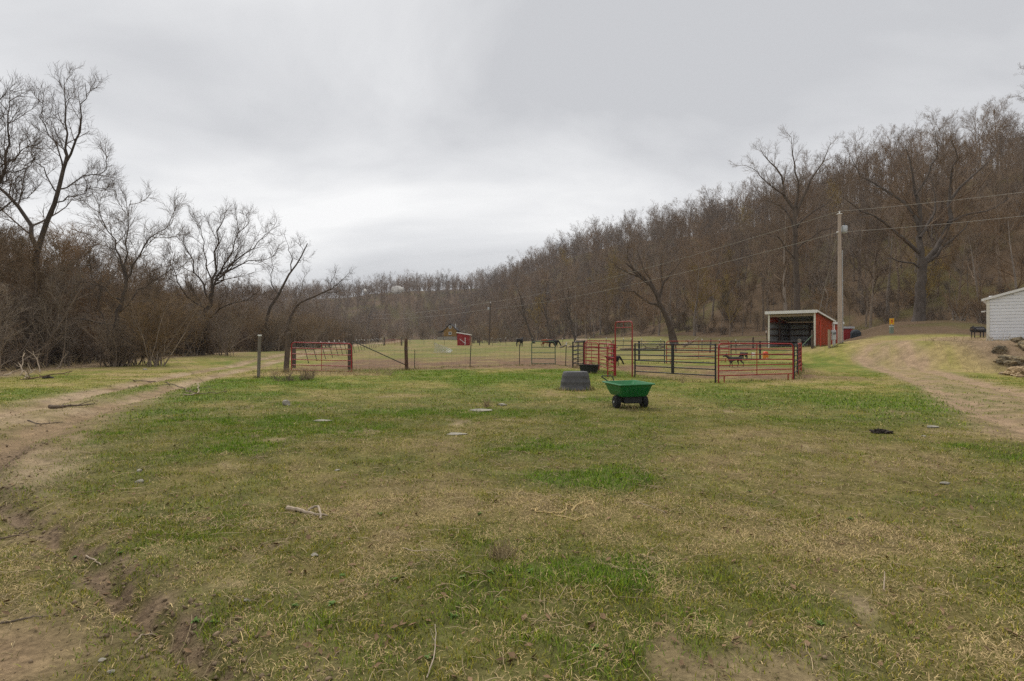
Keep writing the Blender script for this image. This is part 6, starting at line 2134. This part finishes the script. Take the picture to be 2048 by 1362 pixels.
def cow(graze=True, s=1.0, head_turn=0.0, walk=.06):
    """faces +x; shoulder about 1.3 m"""
    j = {'hip': (-.62, 0, 1.08, .27), 'rump': (-.86, 0, 1.10, .2), 'loin': (-.25, 0, 1.02, .33), 'rib': (.15, 0, .98, .36), 'chest': (.52, 0, 1.0, .31), 'neck0': (.82, 0, 1.12, .2)}
    if graze:
        j.update({'neck1': (1.05, head_turn * .2, .82, .14), 'poll': (1.22, head_turn * .4, .52, .125), 'muzzle': (1.36, head_turn * .5, .20, .085)})
    else:
        j.update({'neck1': (1.05, head_turn * .2, 1.28, .15), 'poll': (1.22, head_turn * .4, 1.42, .13), 'muzzle': (1.58, head_turn * .6, 1.25, .085)})
    j.update({'earl': (j['poll'][0] - .03, j['poll'][1] + .2, j['poll'][2] + .05, .03), 'earr': (j['poll'][0] - .03, j['poll'][1] - .2, j['poll'][2] + .05, .03)})
    for s_, n in ((1, 'l'), (-1, 'r')):
        w = walk * s_
        j.update({'fk' + n: (.52 + w, s_ * .17, .52, .085), 'ff' + n: (.50 + w * 1.6, s_ * .17, .18, .055), 'fh' + n: (.53 + w * 1.8, s_ * .17, .03, .065),
                  'st' + n: (-.58 - w, s_ * .19, .68, .13), 'hk' + n: (-.78 - w * 1.4, s_ * .19, .46, .07), 'hc' + n: (-.72 - w * 1.6, s_ * .19, .16, .052), 'hh' + n: (-.68 - w * 1.8, s_ * .19, .03, .065)})
    j.update({'tail0': (-1.0, 0, .98, .035), 'tail1': (-1.04, 0, .55, .022), 'tail2': (-1.05, 0, .38, .04)})
    e = [('hip', 'rump'), ('hip', 'loin'), ('loin', 'rib'), ('rib', 'chest'), ('chest', 'neck0'), ('neck0', 'neck1'), ('neck1', 'poll'), ('poll', 'muzzle'), ('poll', 'earl'), ('poll', 'earr'),
         ('rump', 'tail0'), ('tail0', 'tail1'), ('tail1', 'tail2')]
    for n in 'lr':
        e += [('chest', 'fk' + n), ('fk' + n, 'ff' + n), ('ff' + n, 'fh' + n), ('hip', 'st' + n), ('st' + n, 'hk' + n), ('hk' + n, 'hc' + n), ('hc' + n, 'hh' + n)]
    j = {k: (v[0] * s, v[1] * s, v[2] * s, v[3] * s) for k, v in j.items()}
    return j, e


def goat(graze=True, s=1.0, walk=.08):
    j, e = cow(graze, 1.0, 0.0, walk)
    j = dict(j)
    out = {}
    for k, (x, y, z, r) in j.items():
        f_ = .78 if k in ('hip', 'loin', 'rib', 'chest', 'rump') else .85
        out[k] = (x * .5 * s, y * .46 * s, z * .52 * s, r * .5 * f_ * s)
    # short upright tail and swept horns
    out['tail0'] = (out['rump'][0] - .08 * s, 0, out['rump'][2] + .07 * s, .022 * s); out.pop('tail1'); out.pop('tail2')
    e = [q for q in e if 'tail1' not in q and 'tail2' not in q]
    p = out['poll']
    out['hornl'] = (p[0] - .1 * s, p[1] + .04 * s, p[2] + .14 * s, .012 * s); out['hornr'] = (p[0] - .1 * s, p[1] - .04 * s, p[2] + .14 * s, .012 * s)
    e = e + [('poll', 'hornl'), ('poll', 'hornr')]
    return out, e


animal('cow', 'black cow standing end-on at the edge of the woods', 'cow', pd(1040, 97), math.radians(62), cow(False, 1.08, .5), M['black_hide'], 'cattle grazing along the wood edge')
animal('cow', 'russet brown cow grazing beside a black one', 'cow', pd(1094, 95), math.radians(8), cow(True, 1.0), M['brown_hide'], 'cattle grazing along the wood edge')
animal('cow', 'black cow grazing with its head down next to the russet cow', 'cow', pd(1107, 93), math.radians(-14), cow(True, .95), M['black_hide'], 'cattle grazing along the wood edge')
animal('cow', 'cream cow seen over the red pen panels', 'cow', pd(1164, 92), math.radians(186), cow(True, .98), M['cream_hide'], 'cattle grazing along the wood edge')
animal('goat', 'black goat feeding with lowered head inside the pen arch', 'goat', pd(1226, 33.0), math.radians(-20), goat(True, .92), M['black_hide'], 'goats in the pen')
animal('goat', 'dark grey goat walking behind the bright red panel', 'goat', pd(1470, 33.5), math.radians(186), goat(False, .95, .16), M['grey_hide'], 'goats in the pen')
animal('goat', 'dark goat standing farther off behind the walking grey goat', 'goat', pd(1488, 42.5), math.radians(100), goat(True, .95), M['black_hide'], 'goats in the pen')


# ------------------------------------------------------------------ taller grass left standing round feet and posts
def fringe():
    rng = np.random.default_rng(123)
    segs = []
    for o in list(bpy.data.objects):
        if o.name.split('.')[0] in ('pen_panel', 'walk_gate', 'field_gate', 'green_gate'):
            xs = [c for c in o.children if c.name.startswith('rail')]
            if xs:
                bb = xs[0].data.vertices
                a, b = bb[0].co + o.location, bb[len(bb) - 1].co + o.location
                segs.append((a.x, a.y, b.x, b.y, 34))
    for (x, y, r_, n_) in ((1257, 816, .3, 60), (1151, 781, .55, 150), (1178, 747, .45, 90)):
        q = at(x, y)
        for k in range(10):
            a = k * .628; segs.append((q[0] + r_ * math.cos(a), q[1] + r_ * .75 * math.sin(a), q[0] + r_ * math.cos(a + .628), q[1] + r_ * .75 * math.sin(a + .628), n_ / 2))
    for (px_, Y, n_) in ((517, 24.2, 60), (572, 27.8, 60), (700, 29.3, 70), (813, 30.6, 60), (940, 33.2, 25), (1039, 34.2, 25), (1131, 34, 25), (1680, 42, 60), (1667, 41.3, 60), (1625, 44.5, 40), (1599, 35.5, 30), (1783, 52, 40)):
        q = pd(px_, Y); segs.append((q[0] - .18, q[1] - .1, q[0] + .18, q[1] - .1, n_ * 3))
    segs += [(22.2, 48.9, 24.7, 46.4, 60), (24.9, 46.4, 28.0, 49.6, 60), (28.4, 33.9, 33.7, 29.1, 70), (F0[0], F0[1], g3_[0], g3_[1], 45), (g3_[0], g3_[1], tp[0][0], tp[0][1], 40), (tp[0][0], tp[0][1], tp[2][0], tp[2][1], 30)]
    X, Y = [], []
    for (x0, y0, x1, y1, d) in segs:
        L = math.hypot(x1 - x0, y1 - y0); n = max(6, int(L * d * 1.6))
        t = rng.uniform(0, 1, n)
        X.append(x0 + (x1 - x0) * t + rng.normal(0, .09, n)); Y.append(y0 + (y1 - y0) * t + rng.normal(0, .09, n))
    x, y = np.concatenate(X), np.concatenate(Y); n = len(x)
    z = height(x, y)
    H = rng.uniform(.05, .2, n) * (0.6 + 0.9 * fbm(x, y, .5, 300, 2)); az = rng.uniform(0, 6.28, n); ln = rng.uniform(.1, .8, n)
    w = rng.uniform(.006, .012, n) * (0.5 + y / 40)
    d = np.stack([np.cos(az), np.sin(az)], 1); sd = np.stack([-np.sin(az), np.cos(az), 0 * az], 1) * w[:, None]
    b = np.stack([x, y, z - .01], 1); tip = b + np.concatenate([d * (np.sin(ln) * H)[:, None], (np.cos(ln) * H)[:, None]], 1)
    V = np.stack([b - sd, b + sd, tip], 1)
    gr = rng.uniform(0, 1, n) < .45
    col = np.where(gr[:, None], np.array((.12, .16, .026))[None], np.array((.40, .305, .155))[None]) * rng.uniform(.6, 1.25, n)[:, None]
    me = mesh_np('tall_grass', V.reshape(-1, 3), None, np.arange(3 * n).reshape(n, 3))
    a_ = me.color_attributes.new('Col', 'FLOAT_COLOR', 'POINT')
    a_.data.foreach_set('color', np.concatenate([np.repeat(col, 3, 0), np.ones((3 * n, 1))], 1).astype(np.float32).ravel())
    o = link('tall_grass', me, M['grass'])
    tag(o, 'taller uncut grass standing round posts, panels and sheds', 'grass', kind='stuff')


fringe()


# ------------------------------------------------------------------ air
def haze():
    m = MB(); m.box((-1150, -1150, -4), (1150, 1150, 92))
    mat = bpy.data.materials.new('thin_haze'); mat.use_nodes = True
    nd, lk = mat.node_tree.nodes, mat.node_tree.links
    nd.remove(nd['Principled BSDF'])
    v = nd.new('ShaderNodeVolumePrincipled')
    v.inputs['Color'].default_value = (0.86, 0.88, 0.95, 1)
    v.inputs['Density'].default_value = 0.0002
    lk.new(v.outputs[0], nd['Material Output'].inputs['Volume'])
    o = m.build('haze', mat)
    tag(o, 'thin pale haze filling the valley air', 'haze', kind='stuff')


haze()
